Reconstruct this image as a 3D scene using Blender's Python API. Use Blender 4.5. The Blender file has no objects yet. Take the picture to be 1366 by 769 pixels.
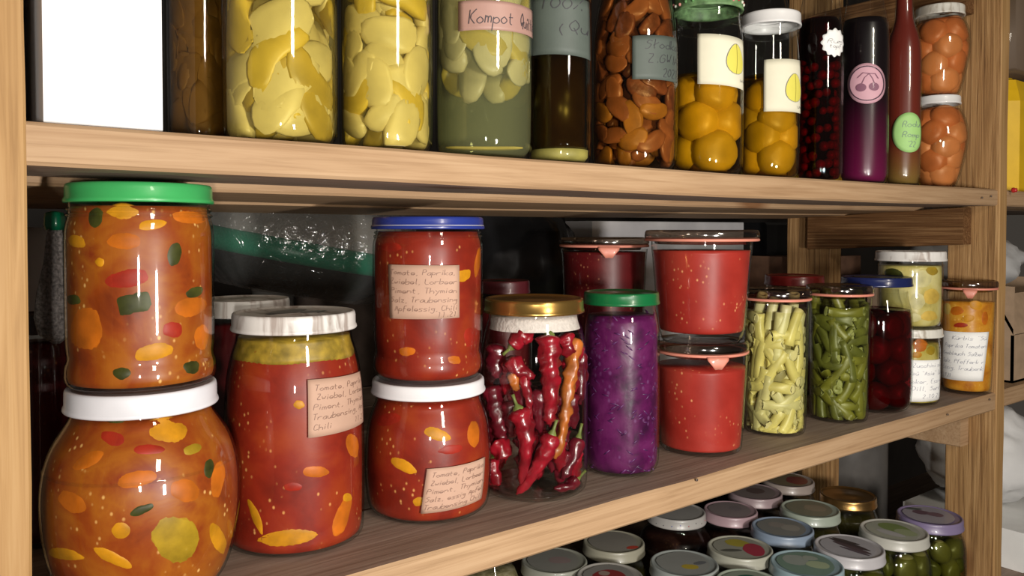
import bpy, math, random
from math import sin, cos, pi, sqrt, asin, radians
from mathutils import Vector, Matrix, noise
random.seed(7)
S = bpy.context.scene
COL = S.collection
# ------------------------------------------------------------ camera
F = 1080.0; PX = 683.0; PY = 333.0
YAW = radians(52.5); PIT = radians(1.4)
CAM = Vector((0, -.42, 0))
FH = Vector((cos(YAW), sin(YAW), 0)); RT = Vector((sin(YAW), -cos(YAW), 0))
FW = FH * cos(PIT) - Vector((0, 0, sin(PIT))); UP = FH * sin(PIT) + Vector((0, 0, cos(PIT)))
cd = bpy.data.cameras.new('camera'); cam = bpy.data.objects.new('camera', cd); COL.objects.link(cam)
cd.sensor_width = 36; cd.lens = F / 1366 * 36; cd.shift_y = (PY - 384.5) / 1366; cd.clip_start = .02
m = Matrix((RT, UP, -FW)).transposed().to_4x4(); m.translation = CAM; cam.matrix_world = m
S.camera = cam
# ------------------------------------------------------------ world, lamps, exposure
w = bpy.data.worlds.new('world'); S.world = w; w.use_nodes = True
bg = w.node_tree.nodes['Background']; bg.inputs[0].default_value = (1.0, .86, .72, 1); bg.inputs[1].default_value = .045
def area(name, loc, target, size, power, color, size_y=None):
    l = bpy.data.lights.new(name, 'AREA'); l.energy = power; l.color = color; l.size = size
    if size_y: l.shape = 'RECTANGLE'; l.size_y = size_y
    o = bpy.data.objects.new(name, l); COL.objects.link(o); o.location = loc
    o.rotation_euler = (Vector(target) - Vector(loc)).to_track_quat('-Z', 'Y').to_euler(); return o
area('lamp_key', (.24, -.76, -.11), (.60, .1, -.08), .045, 7.8, (1, .95, .89), .11)
area('lamp_left', (-.12, -.70, -.06), (.5, .1, -.04), .03, 3.0, (1, .93, .84), .06)
area('fill_above', (.25, -1.5, .60), (.8, .1, -.15), .16, 9, (1, .90, .76), .4)  # added fill from above, lifts the right side and bottom shelf
S.view_settings.view_transform = 'Standard'; S.view_settings.look = 'None'; S.view_settings.gamma = 1
S.view_settings.use_curve_mapping = False; S.view_settings.exposure = 0
try: S.cycles.transparent_max_bounces = 24
except Exception: pass
# ------------------------------------------------------------ projection helpers (image pixel -> place)
def ray(x, y): return FW + RT * ((x - PX) / F) + UP * ((PY - y) / F)
def onz(x, y, Z):
    d = ray(x, y); return CAM + d * ((Z - CAM.z) / d.z)
def ony(x, y, Y):
    d = ray(x, y); return CAM + d * ((Y - CAM.y) / d.y)
def zat(P, y):
    q = Vector((P[0], P[1], 0)) - CAM; a = q.dot(FH); t = (PY - y) / F
    # (a*sin + z*cos) = t*(a*cos - z*sin)
    return a * (t * cos(PIT) - sin(PIT)) / (cos(PIT) + t * sin(PIT))
# ------------------------------------------------------------ materials
def mat(name): 
    m = bpy.data.materials.new(name); m.use_nodes = True; nt = m.node_tree
    for n in list(nt.nodes):
        if n.type != 'OUTPUT_MATERIAL': nt.nodes.remove(n)
    out = [n for n in nt.nodes][0]
    return m, nt, out
def N(nt, t, **k):
    n = nt.nodes.new(t)
    for a, b in k.items():
        if a in n.inputs: n.inputs[a].default_value = b
        else: setattr(n, a, b)
    return n
def c4(c): return tuple(c) + (1,) if len(c) == 3 else tuple(c)
def ramp(nt, fac, stops):
    r = nt.nodes.new('ShaderNodeValToRGB'); e = r.color_ramp.elements
    while len(e) < len(stops): e.new(.5)
    for i, (p, c) in enumerate(stops): e[i].position = p; e[i].color = c4(c)
    nt.links.new(fac, r.inputs[0]); return r.outputs[0]
def coords(nt, scale=(1, 1, 1), kind='Object'):
    tc = nt.nodes.new('ShaderNodeTexCoord'); mp = nt.nodes.new('ShaderNodeMapping'); mp.inputs['Scale'].default_value = scale
    nt.links.new(tc.outputs[kind], mp.inputs[0]); return mp.outputs[0]
def plain(name, c, rough=.45, metal=0, spec=.5, var=.0, scale=60, bump=0, coat=0, sss=0):
    m, nt, out = mat(name); b = N(nt, 'ShaderNodeBsdfPrincipled'); b.inputs['Roughness'].default_value = rough
    b.inputs['Metallic'].default_value = metal; b.inputs['Specular IOR Level'].default_value = spec
    b.inputs['Coat Weight'].default_value = coat
    v = coords(nt); n = N(nt, 'ShaderNodeTexNoise', Scale=scale, Detail=4.0); nt.links.new(v, n.inputs['Vector'])
    lo = tuple(x * (1 - var) for x in c); hi = tuple(min(1, x * (1 + var)) for x in c)
    nt.links.new(ramp(nt, n.outputs[0], [(.3, lo), (.7, hi)]), b.inputs['Base Color'])
    if bump:
        bp = N(nt, 'ShaderNodeBump', Strength=bump, Distance=.001); nt.links.new(n.outputs[0], bp.inputs['Height']); nt.links.new(bp.outputs[0], b.inputs['Normal'])
    if sss:
        b.inputs['Subsurface Weight'].default_value = sss; b.inputs['Subsurface Radius'].default_value = (.006, .004, .001); b.inputs['Subsurface Scale'].default_value = 1
    nt.links.new(b.outputs[0], out.inputs[0]); return m
def wood(name, axis, base, dark, light, fine=1.0, bump=.35):
    m, nt, out = mat(name); b = N(nt, 'ShaderNodeBsdfPrincipled', Roughness=.62); b.inputs['Specular IOR Level'].default_value = .25
    sc = [330 * fine, 330 * fine, 330 * fine]; sc[axis] = 9.0
    v = coords(nt, tuple(sc)); g = N(nt, 'ShaderNodeTexNoise', Scale=1.0, Detail=6.0, Roughness=.6, Distortion=.6); nt.links.new(v, g.inputs['Vector'])
    sc2 = [60, 60, 60]; sc2[axis] = 4.5
    v2 = coords(nt, tuple(sc2)); g2 = N(nt, 'ShaderNodeTexNoise', Scale=1.0, Detail=3.0, Distortion=1.2); nt.links.new(v2, g2.inputs['Vector'])
    c1 = ramp(nt, g.outputs[0], [(.30, dark), (.5, base), (.70, light)])
    c2 = ramp(nt, g2.outputs[0], [(.3, (.78, .72, .66)), (.6, (1, 1, 1))])
    mx = N(nt, 'ShaderNodeMix', data_type='RGBA', blend_type='MULTIPLY'); mx.inputs[0].default_value = .6
    nt.links.new(c1, mx.inputs[6]); nt.links.new(c2, mx.inputs[7])
    # knots
    vk = coords(nt, tuple([9 if i != axis else 4 for i in range(3)])); vo = N(nt, 'ShaderNodeTexVoronoi', Scale=1.0); nt.links.new(vk, vo.inputs['Vector'])
    kr = ramp(nt, vo.outputs['Distance'], [(.05, (.42, .26, .15)), (.13, (1, 1, 1))])
    mk = N(nt, 'ShaderNodeMix', data_type='RGBA', blend_type='MULTIPLY'); mk.inputs[0].default_value = .8
    nt.links.new(mx.outputs[2], mk.inputs[6]); nt.links.new(kr, mk.inputs[7])
    nt.links.new(mk.outputs[2], b.inputs['Base Color'])
    bp = N(nt, 'ShaderNodeBump', Strength=bump, Distance=.0012); nt.links.new(g.outputs[0], bp.inputs['Height']); nt.links.new(bp.outputs[0], b.inputs['Normal'])
    nt.links.new(b.outputs[0], out.inputs[0]); return m
def rimglass(name, tint=(.97, .98, .97), edge=(.55, .6, .58), rough=.03, refl=.05, bump=0, vol=None, dens=0, wrinkle=0, white=0, wcol=(.75, .75, .75)):
    """thin clear glass / clear liquid: transparent with a grazing-angle reflection"""
    m, nt, out = mat(name); tr = N(nt, 'ShaderNodeBsdfTransparent'); gl = N(nt, 'ShaderNodeBsdfGlossy', Roughness=rough)
    lw = N(nt, 'ShaderNodeLayerWeight', Blend=.5)
    p = N(nt, 'ShaderNodeMath', operation='POWER'); p.inputs[1].default_value = 3.5; nt.links.new(lw.outputs['Facing'], p.inputs[0])
    ml = N(nt, 'ShaderNodeMath', operation='MULTIPLY_ADD'); ml.inputs[1].default_value = .55; ml.inputs[2].default_value = refl; nt.links.new(p.outputs[0], ml.inputs[0])
    nt.links.new(ramp(nt, lw.outputs['Facing'], [(.0, tint), (.72, tint), (.97, edge)]), tr.inputs[0])
    mx = N(nt, 'ShaderNodeMixShader'); nt.links.new(ml.outputs[0], mx.inputs[0]); nt.links.new(tr.outputs[0], mx.inputs[1]); nt.links.new(gl.outputs[0], mx.inputs[2])
    res = mx.outputs[0]
    if bump or wrinkle:
        n = N(nt, 'ShaderNodeTexNoise', Scale=(bump or wrinkle), Detail=3.0, Distortion=1.5 if wrinkle else .2); nt.links.new(coords(nt), n.inputs['Vector'])
        bp = N(nt, 'ShaderNodeBump', Strength=.9 if wrinkle else .25, Distance=.004 if wrinkle else .0008); nt.links.new(n.outputs[0], bp.inputs['Height']); nt.links.new(bp.outputs[0], gl.inputs['Normal'])
    if white:
        d = N(nt, 'ShaderNodeBsdfDiffuse', Color=c4(wcol)); m2 = N(nt, 'ShaderNodeMixShader'); m2.inputs[0].default_value = white
        nt.links.new(res, m2.inputs[1]); nt.links.new(d.outputs[0], m2.inputs[2]); res = m2.outputs[0]
    nt.links.new(res, out.inputs[0])
    if vol:
        va = N(nt, 'ShaderNodeVolumeAbsorption', Color=c4(vol), Density=dens); nt.links.new(va.outputs[0], out.inputs['Volume'])
    return m
def sauce(name, cols, seeds=(.95, .62, .25), seedamt=.08, scale=26, rough=.4):
    m, nt, out = mat(name); b = N(nt, 'ShaderNodeBsdfPrincipled', Roughness=rough); b.inputs['Specular IOR Level'].default_value = .3
    v = coords(nt); n = N(nt, 'ShaderNodeTexNoise', Scale=float(scale), Detail=5.0, Roughness=.55, Distortion=.4); nt.links.new(v, n.inputs['Vector'])
    k = len(cols); base = ramp(nt, n.outputs[0], [(.3 + .4 * i / (k - 1), c) for i, c in enumerate(cols)])
    vo = N(nt, 'ShaderNodeTexVoronoi', Scale=230.0); nt.links.new(coords(nt, (1, 1, .75)), vo.inputs['Vector'])
    n2 = N(nt, 'ShaderNodeTexNoise', Scale=45.0); nt.links.new(v, n2.inputs['Vector'])
    sd = ramp(nt, vo.outputs['Distance'], [(seedamt, (.8, .8, .8)), (seedamt + .16, (0, 0, 0))])
    gate = ramp(nt, n2.outputs[0], [(.52, (0, 0, 0)), (.6, (.8, .8, .8))])
    mu = N(nt, 'ShaderNodeMath', operation='MULTIPLY'); nt.links.new(sd, mu.inputs[0]); nt.links.new(gate, mu.inputs[1])
    mx = N(nt, 'ShaderNodeMix', data_type='RGBA'); nt.links.new(mu.outputs[0], mx.inputs[0]); nt.links.new(base, mx.inputs[6]); mx.inputs[7].default_value = c4(seeds)
    nt.links.new(mx.outputs[2], b.inputs['Base Color'])
    bp = N(nt, 'ShaderNodeBump', Strength=.3, Distance=.001); nt.links.new(n.outputs[0], bp.inputs['Height']); nt.links.new(bp.outputs[0], b.inputs['Normal'])
    nt.links.new(b.outputs[0], out.inputs[0]); return m
_pc = {}
def paint(c, rough=.35, metal=0, var=.06, coat=.2):
    k = (tuple(round(x, 3) for x in c), rough, metal)
    if k not in _pc: _pc[k] = plain('colour', c, rough, metal, var=var, scale=40, coat=coat)
    return _pc[k]
def marble(name, a, b_, axis=None):
    m, nt, out = mat(name); b = N(nt, 'ShaderNodeBsdfPrincipled', Roughness=.35)
    n = N(nt, 'ShaderNodeTexNoise', Scale=1.0, Detail=5.0, Distortion=1.0); nt.links.new(coords(nt, (130, 40, 18)), n.inputs['Vector'])
    nt.links.new(ramp(nt, n.outputs[0], [(.36, b_), (.5, a), (.7, tuple(min(1, x * 1.1) for x in a))]), b.inputs['Base Color']); nt.links.new(b.outputs[0], out.inputs[0]); return m
M = {}
M['wx'] = wood('wood_along', 0, (.41, .265, .150), (.32, .20, .108), (.455, .305, .18))
M['wz'] = wood('wood_upright', 2, (.40, .235, .095), (.31, .175, .066), (.45, .28, .125), .9)
M['wz2'] = wood('wood_rough_upright', 2, (.37, .21, .085), (.16, .08, .03), (.52, .32, .145), 1.0, 1.0)
M['wy'] = wood('wood_rail', 1, (.15, .070, .026), (.07, .03, .010), (.27, .15, .065), 1.4, .9)
M['wgrey'] = wood('wood_grey', 0, (.30, .22, .17), (.21, .15, .11), (.37, .29, .225), .8, .2)
M['glass'] = rimglass('clear_glass')
M['glassg'] = rimglass('greenish_glass', (.93, .97, .92), (.45, .55, .42))
M['lidglass'] = rimglass('lid_glass', (.60, .52, .45), (.25, .19, .16), .10, .20)
M['film'] = rimglass('plastic_film', (.80, .82, .80), (.6, .6, .6), .12, .25, wrinkle=85, white=.05)
M['paper'] = plain('white_paper', (.86, .86, .84), .7, var=.03)
M['pinkpaper'] = plain('pinkish_paper', (.46, .29, .21), .75, var=.05)
M['creampaper'] = plain('cream_paper', (.72, .69, .53), .7, var=.03)
M['greypaper'] = plain('grey_tape_label', (.085, .105, .09), .6, var=.08)
M['pinktape'] = plain('pink_tape_label', (.40, .235, .195), .5, var=.06)
M['ink'] = plain('ink', (.045, .04, .05), .6); M['inkbrown'] = plain('brown_ink', (.20, .11, .08), .6); M['inkblue'] = plain('blue_grey_ink', (.16, .17, .25), .6)
def soft(name, c, var=.3, scale=80, depth=.85):
    m, nt, out = mat(name); b = N(nt, 'ShaderNodeBsdfPrincipled', Roughness=.45); b.inputs['Specular IOR Level'].default_value = .3
    v = coords(nt); n = N(nt, 'ShaderNodeTexNoise', Scale=float(scale), Detail=4.0); nt.links.new(v, n.inputs['Vector'])
    nt.links.new(ramp(nt, n.outputs[0], [(.3, tuple(x * (1 - var) for x in c)), (.7, tuple(min(1, x * (1 + var)) for x in c))]), b.inputs['Base Color'])
    at = nt.nodes.new('ShaderNodeAttribute'); at.attribute_name = 'edge'
    ad = N(nt, 'ShaderNodeMath', operation='MULTIPLY_ADD'); ad.inputs[1].default_value = .5; nt.links.new(n.outputs[0], ad.inputs[0]); nt.links.new(at.outputs['Fac'], ad.inputs[2])
    fac = ramp(nt, ad.outputs[0], [(.78, (depth,) * 3), (1.0, (0, 0, 0))])
    tr = N(nt, 'ShaderNodeBsdfTransparent'); mx = N(nt, 'ShaderNodeMixShader'); nt.links.new(fac, mx.inputs[0]); nt.links.new(tr.outputs[0], mx.inputs[1]); nt.links.new(b.outputs[0], mx.inputs[2]); nt.links.new(mx.outputs[0], out.inputs[0]); return m
# ------------------------------------------------------------ mesh helpers
def mk(name, verts, faces, material, parent=None, smooth=True, loc=None, mats=None, midx=None):
    me = bpy.data.meshes.new(name); me.from_pydata([tuple(v) for v in verts], [], faces)
    for x in (mats or [material]): me.materials.append(x)
    if smooth: me.polygons.foreach_set('use_smooth', [True] * len(me.polygons))
    if midx: me.polygons.foreach_set('material_index', midx)
    me.update()
    o = bpy.data.objects.new(name, me); COL.objects.link(o)
    if parent: o.parent = parent
    if loc is not None: o.location = loc
    return o
def tag(o, label=None, cat=None, group=None, kind=None):
    if label: o['label'] = label
    if cat: o['category'] = cat
    if group: o['group'] = group
    if kind: o['kind'] = kind
    return o
def empty(name, loc, label, cat, group=None):
    o = bpy.data.objects.new(name, None); o.empty_display_size = .01; COL.objects.link(o); o.location = loc; return tag(o, label, cat, group)
def lathe(prof, seg=56, cap0=True, cap1=True, fn=None):
    V = []; Fc = []
    for (r, z) in prof:
        for i in range(seg):
            a = 2 * pi * i / seg; rr = r * (fn(a, z) if fn else 1); V.append((rr * cos(a), rr * sin(a), z))
    for j in range(len(prof) - 1):
        for i in range(seg):
            a = j * seg + i; b = j * seg + (i + 1) % seg; Fc.append((a, b, b + seg, a + seg))
    if cap0: V.append((0, 0, prof[0][1])); n = len(V) - 1; Fc += [(n, (i + 1) % seg, i) for i in range(seg)]
    if cap1: V.append((0, 0, prof[-1][1])); n = len(V) - 1; k = (len(prof) - 1) * seg; Fc += [(n, k + i, k + (i + 1) % seg) for i in range(seg)]
    return V, Fc
def chaikin(p, it=2):
    for _ in range(it):
        q = [p[0]]
        for a, b in zip(p, p[1:]): q += [tuple(.75 * x + .25 * y for x, y in zip(a, b)), tuple(.25 * x + .75 * y for x, y in zip(a, b))]
        q.append(p[-1]); p = q
    return p
def merge(parts):
    V = []; Fc = []
    for v, f in parts:
        o = len(V); V += list(v); Fc += [tuple(i + o for i in q) for q in f]
    return V, Fc
def box(x0, x1, y0, y1, z0, z1, b=.0, nx=1, fn=None):
    """box with chamfered long edges; nx slices along x; fn(x,y,z)->offset"""
    b = min(b, (y1 - y0) / 3, (z1 - z0) / 3)
    sec = [(y0 + b, z0), (y1 - b, z0), (y1, z0 + b), (y1, z1 - b), (y1 - b, z1), (y0 + b, z1), (y0, z1 - b), (y0, z0 + b)] if b > 0 else [(y0, z0), (y1, z0), (y1, z1), (y0, z1)]
    n = len(sec); V = []; Fc = []
    for i in range(nx + 1):
        x = x0 + (x1 - x0) * i / nx
        for y, z in sec:
            p = Vector((x, y, z)); V.append(tuple(p + Vector(fn(x, y, z)) if fn else p))
    for i in range(nx):
        for k in range(n): a = i * n + k; c = i * n + (k + 1) % n; Fc.append((a, a + n, c + n, c))
    Fc.append(tuple(range(n))); Fc.append(tuple(nx * n + k for k in reversed(range(n))))
    return V, Fc
def tube(pts, rads, seg=10, capr=True, wr=0, wf=400, flat=1.0):
    pts = [Vector(p) for p in pts]; V = []; Fc = []; n = len(pts); up = Vector((.1, .2, 1)).normalized()
    T0 = (pts[1] - pts[0]).normalized(); nrm = T0.cross(up)
    if nrm.length < .1: nrm = T0.cross(Vector((1, 0, 0)))
    nrm.normalize()
    for i, p in enumerate(pts):
        T = (pts[min(i + 1, n - 1)] - pts[max(i - 1, 0)]).normalized(); nrm = (nrm - T * nrm.dot(T)).normalized(); bn = T.cross(nrm)
        for k in range(seg):
            a = 2 * pi * k / seg; r = rads[i]
            d = nrm * cos(a) + bn * sin(a) * flat
            q = p + d * r
            if wr: q = q + d * (noise.noise(q * wf) * wr * r)
            V.append(tuple(q))
    for i in range(n - 1):
        for k in range(seg): a = i * seg + k; b = i * seg + (k + 1) % seg; Fc.append((a, b, b + seg, a + seg))
    if capr:
        V.append(tuple(pts[0])); Fc += [(len(V) - 1, (k + 1) % seg, k) for k in range(seg)]
        V.append(tuple(pts[-1])); Fc += [(len(V) - 1, (n - 1) * seg + k, (n - 1) * seg + (k + 1) % seg) for k in range(seg)]
    return V, Fc
def spline(pts, n=5):
    P = [Vector(p) for p in pts]; out = []
    for i in range(len(P) - 1):
        p0 = P[max(i - 1, 0)]; p1 = P[i]; p2 = P[i + 1]; p3 = P[min(i + 2, len(P) - 1)]
        for k in range(n):
            t = k / n; out.append(.5 * ((2 * p1) + (p2 - p0) * t + (2 * p0 - 5 * p1 + 4 * p2 - p3) * t * t + (3 * p1 - p0 - 3 * p2 + p3) * t ** 3))
    out.append(P[-1]); return out
# ------------------------------------------------------------ hand lettering: one-stroke glyphs on a 5 x 10 grid (baseline 3, x-height 6, cap 9)
G = {'a': '4626041333454643', 'b': '0903 052646443303', 'c': '45260504133344', 'd': '4943 452605042344', 'e': '044445260504133344', 'f': '49291812 0636', 'g': '4526051444 46412001',
 'h': '0903 05264543', 'i': '1613 1817', 'j': '262100 2827', 'k': '0903 460443', 'l': '191323', 'm': '0603 05162523 25364543', 'n': '0603 05264543', 'o': '26050423444526', 'p': '0600 052645442304',
 'q': '4640 452605042344', 'r': '0603 052646', 's': '461605443303', 't': '18142333 0636', 'u': '06041333454643 4643', 'v': '062346', 'w': '0613253346', 'x': '0643 4603', 'y': '0624 4610', 'z': '06460343',
 'A': '032943 1535', 'B': '030939370636343303', 'C': '482908042344', 'D': '03092947452303', 'E': '49090343 0636', 'F': '490903 0636', 'G': '4829070423444626', 'H': '0903 4943 0646', 'I': '2923', 'K': '0903 490643',
 'L': '090343', 'M': '0309264943', 'N': '03094349', 'O': '29070523454729', 'P': '030939473606', 'Q': '29070523454729 2542', 'R': '030939473606 2643', 'S': '4829180746342303', 'T': '0949 2923', 'U': '090423444944',
 'V': '092349', 'W': '0913263349', 'Z': '09490343', '0': '29070523454729', '1': '182923', '2': '08293847034323'[:12], '3': '0849274535230 4'.replace(' ', ''), '4': '39054543 4743'[:8], '5': '490906364423 03'.replace(' ', ''), '6': '49160423443606', '7': '094923',
 '8': '26082948262644230426'[:20], '9': '46280849 4923'.replace(' ', ''), ',': '2312', '.': '2324', "'": '2928', '"': '1918 3938', '-': '0545', '%': '4903 080908 4344', 'ł': '191323 0547', 'ü': '06041333454643 1817 3837', 'ß': '0308294726452303', '(': '392643'}
def strokes(text, slant=.22):
    """list of polylines in text units (cap height about 6 units, x from 0)"""
    out = []; x0 = 0
    for ch in text:
        if ch == ' ': x0 += 4; continue
        g = G.get(ch)
        if g:
            j = random.uniform(-.3, .3)
            for s in g.split(' '):
                p = [(int(s[i]), int(s[i + 1]) - 3 + j) for i in range(0, len(s) - 1, 2)]
                p = [(x0 + x + slant * y + random.uniform(-.15, .15), y + random.uniform(-.15, .15)) for x, y in p]
                if len(p) > 2: p = chaikin(p, 1)
                out.append(p)
        x0 += 5.2 if ch not in "il,.'I" else 3.2
    return out, x0
# ------------------------------------------------------------ jar class
class Jar:
    def __init__(s, name, label, cat, xc, prof, base, yb=None, Y=None, center=None, group=None, glass='glass', smooth=2, punt=.002, round_y=None):
        s.xc = xc; hb = prof[0][0]; s.base = base
        if center is not None: c = center.copy()
        elif Y is not None: c = ony(xc, 300, Y)
        else:
            p = onz(xc, yb, base); c = p.copy()
            for _ in range(3):
                v = (c - CAM); v.z = 0; z = v.dot(FH); k = z * z / v.length / F; v.normalize(); c = p + v * (hb * k)
        c.z = base; s.c = c
        v = c - CAM; v.z = 0; z = v.dot(FH); s.k = z * z / v.length / F; s.v = v.normalized(); s.cd = -s.v; s.rt = Vector((s.v.y, -s.v.x, 0)); s.z = z
        P = [(hw * s.k, zat(c, y) - base) for hw, y in prof]
        P[0] = (P[0][0], 0)
        P = [P[0]] + [(r, max(zz, .0012 * (i + 1))) for i, (r, zz) in enumerate(P[1:])]
        s.P = chaikin(P, smooth)
        s.root = empty(name, c, label, cat, group)
        s.H = s.P[-1][1]
        b = s.P[0][0]; pr = [(b * .75, punt), (b * .93, 0)] + s.P
        s.glass = mk('glass_jar' if cat == 'jar' else 'glass_bottle', *lathe(pr, cap1=False), M[glass], s.root)
    def r(s, z):
        P = s.P
        if z <= P[0][1]: return P[0][0]
        for a, b in zip(P, P[1:]):
            if z <= b[1]: t = (z - a[1]) / max(1e-9, b[1] - a[1]); return a[0] + (b[0] - a[0]) * t
        return P[-1][0]
    def zl(s, y): return zat(s.c, y) - s.base
    def fill(s, name, mt, y0=None, y1=None, inset=.0016, z0=.003, z1=None, parent=None, top=True, mats=None, fn=None, seg=56):
        a = z0 if y0 is None else s.zl(y0); b = z1 if z1 is not None else s.zl(y1); n = 26
        pr = [(max(.001, s.r(a + (b - a) * i / n) - inset), a + (b - a) * i / n) for i in range(n + 1)]
        pr = [(pr[0][0] * .9, pr[0][1])] + [(r, z + .0008) if i == 0 else (r, z) for i, (r, z) in enumerate(pr)]
        return mk(name, *lathe(pr, seg, fn=fn), mt, parent or s.root)
    def surf(s, x, y, off=0, k=1.0, local=True):
        """point on the jar wall seen at pixel (x, y)"""
        z = s.zl(y); u = (x - s.xc) * s.k
        for _ in range(4):
            R = s.r(z) + off; q = max(-.985, min(.985, u / R)); dpt = R * sqrt(1 - q * q) * k
            P = s.c + s.rt * (q * R) + s.cd * dpt; z = zat(P, y) - s.base
        P.z = s.base + z
        return P - s.c if local else P
    def ang(s, x, y):
        R = s.r(s.zl(y)); return asin(max(-.97, min(.97, (x - s.xc) * s.k / R)))
    def on(s, phi, z, off):
        R = s.r(z) + off; d = s.cd * cos(phi) + s.rt * sin(phi); return Vector((d.x * R, d.y * R, z))
    def label(s, q, mt, lines=(), ink='ink', name='paper_label', off=.00035, size=.15, thick=.00012, shape=None, label=None):
        """q: four pixel corners TL, TR, BR, BL"""
        c = []
        for x, y in q:
            p = s.surf(x, y, off); c.append((s.ang(x, y), p.z))
        def uv(u, v): # v down
            t = [c[0][i] + (c[1][i] - c[0][i]) * u for i in (0, 1)]; b = [c[3][i] + (c[2][i] - c[3][i]) * u for i in (0, 1)]
            return t[0] + (b[0] - t[0]) * v, t[1] + (b[1] - t[1]) * v
        s.uv = uv
        if shape is None:
            n, k = 14, 8; V = []
            for j in range(k + 1):
                for i in range(n + 1): V.append(s.on(*uv(i / n, j / k), off))
            Fc = [(j * (n + 1) + i, (j + 1) * (n + 1) + i, (j + 1) * (n + 1) + i + 1, j * (n + 1) + i + 1) for j in range(k) for i in range(n)]
        else:
            V, Fc = s.poly(shape, uv, off)
        o = mk(name, V, Fc, mt, s.root)
        md = o.modifiers.new('thick', 'SOLIDIFY'); md.thickness = thick; md.offset = 0
        if label: o['label'] = label
        s.lab = o
        if lines: s.write(lines, uv, M[ink], off + .0004, size)
        return o
    def poly(s, shape, uv, off, center=(.5, .5)):
        V = [s.on(*uv(*center), off)]; Fc = []; n = len(shape); K = 5
        for k in range(1, K + 1):
            for (u, v) in shape: V.append(s.on(*uv(center[0] + (u - center[0]) * k / K, center[1] + (v - center[1]) * k / K), off))
        for i in range(n): Fc.append((0, 1 + i, 1 + (i + 1) % n))
        for k in range(K - 1):
            for i in range(n): a = 1 + k * n + i; b = 1 + k * n + (i + 1) % n; Fc.append((a, a + n, b + n, b))
        return V, Fc
    def write(s, lines, uv, mt, off, size, name='handwriting'):
        V = []; Fc = []
        W = (Vector(s.on(*uv(0, .5), off)) - Vector(s.on(*uv(1, .5), off))).length; Hh = abs(uv(.5, 0)[1] - uv(.5, 1)[1])
        for (u0, v0, u1, txt) in lines:
            st, tw = strokes(txt); sx = (u1 - u0) / tw; sy = size / 6; wv = .10
            for p in st:
                for a, b in zip(p, p[1:]):
                    pa = Vector((u0 + a[0] * sx, v0 - a[1] * sy)); pb = Vector((u0 + b[0] * sx, v0 - b[1] * sy))
                    d = Vector(((pb.x - pa.x) * W, (pb.y - pa.y) * Hh))
                    if d.length < 1e-7: continue
                    d.normalize(); hwid = max(.00013, size * Hh * .028); nn = Vector((-d.y * hwid / W, d.x * hwid / Hh))
                    i = len(V)
                    for qq in (pa - nn, pa + nn, pb + nn, pb - nn): V.append(s.on(*uv(qq.x, qq.y), off))
                    Fc.append((i, i + 1, i + 2, i + 3))
        o = mk(name, V, Fc, mt, s.lab, smooth=False); o['kind'] = 'stuff' if False else 'print'; del o['kind']
        return o
    def draw(s, polyline, uv, mt, off, wid, name='drawn_line', closed=False):
        V = []; Fc = []; P = list(polyline) + ([polyline[0]] if closed else [])
        W = (Vector(s.on(*uv(0, .5), off)) - Vector(s.on(*uv(1, .5), off))).length; Hh = abs(uv(.5, 0)[1] - uv(.5, 1)[1])
        for a, b in zip(P, P[1:]):
            d = Vector(((b[0] - a[0]) * W, (b[1] - a[1]) * Hh)); 
            if d.length < 1e-7: continue
            d.normalize(); nn = (-d.y * wid / W, d.x * wid / Hh); i = len(V)
            for q in ((a[0] - nn[0], a[1] - nn[1]), (a[0] + nn[0], a[1] + nn[1]), (b[0] + nn[0], b[1] + nn[1]), (b[0] - nn[0], b[1] - nn[1])): V.append(s.on(*uv(*q), off))
            Fc.append((i, i + 1, i + 2, i + 3))
        return mk(name, V, Fc, mt, s.lab, smooth=False)
    def chunk(s, x, y, w, h, rot, mt, name='vegetable_piece', inset=.0016, sup=2.0, bulge=.0012, parent=None, lump=.18):
        """piece pressed against the inside of the wall, seen at pixel (x, y), size in px"""
        a = radians(rot); w *= 1.3; h *= 1.3; V = []; Fc = []; n = 22; K = 5; sd = random.uniform(0, 100)
        def pt(t, q):
            ct, st = cos(t), sin(t); e = 2 / sup
            px = abs(ct) ** e * (1 if ct > 0 else -1) * w / 2; py = abs(st) ** e * (1 if st > 0 else -1) * h / 2
            l = 1 + lump * noise.noise(Vector((ct * 1.3 + sd, st * 1.3, sd)))
            px *= q * l; py *= q * l
            X = x + px * cos(a) + py * sin(a); Yy = y + px * sin(a) - py * cos(a)
            return s.surf(X, Yy, -inset - .0009 + bulge * (1 - q ** 3))
        V.append(pt(0, 0))
        for k in range(1, K + 1):
            for i in range(n): V.append(pt(2 * pi * i / n, k / K))
        for i in range(n): Fc.append((0, 1 + (i + 1) % n, 1 + i))
        for k in range(K - 1):
            for i in range(n): p = 1 + k * n + i; q = 1 + k * n + (i + 1) % n; Fc.append((p, q, q + n, p + n))
        o = mk(name, V, Fc, mt, parent or s.content); at = o.data.attributes.new('edge', 'FLOAT', 'POINT')
        at.data.foreach_set('value', [0.0] + [(k / K) ** 1.5 for k in range(1, K + 1) for i in range(n)]); return o
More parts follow.
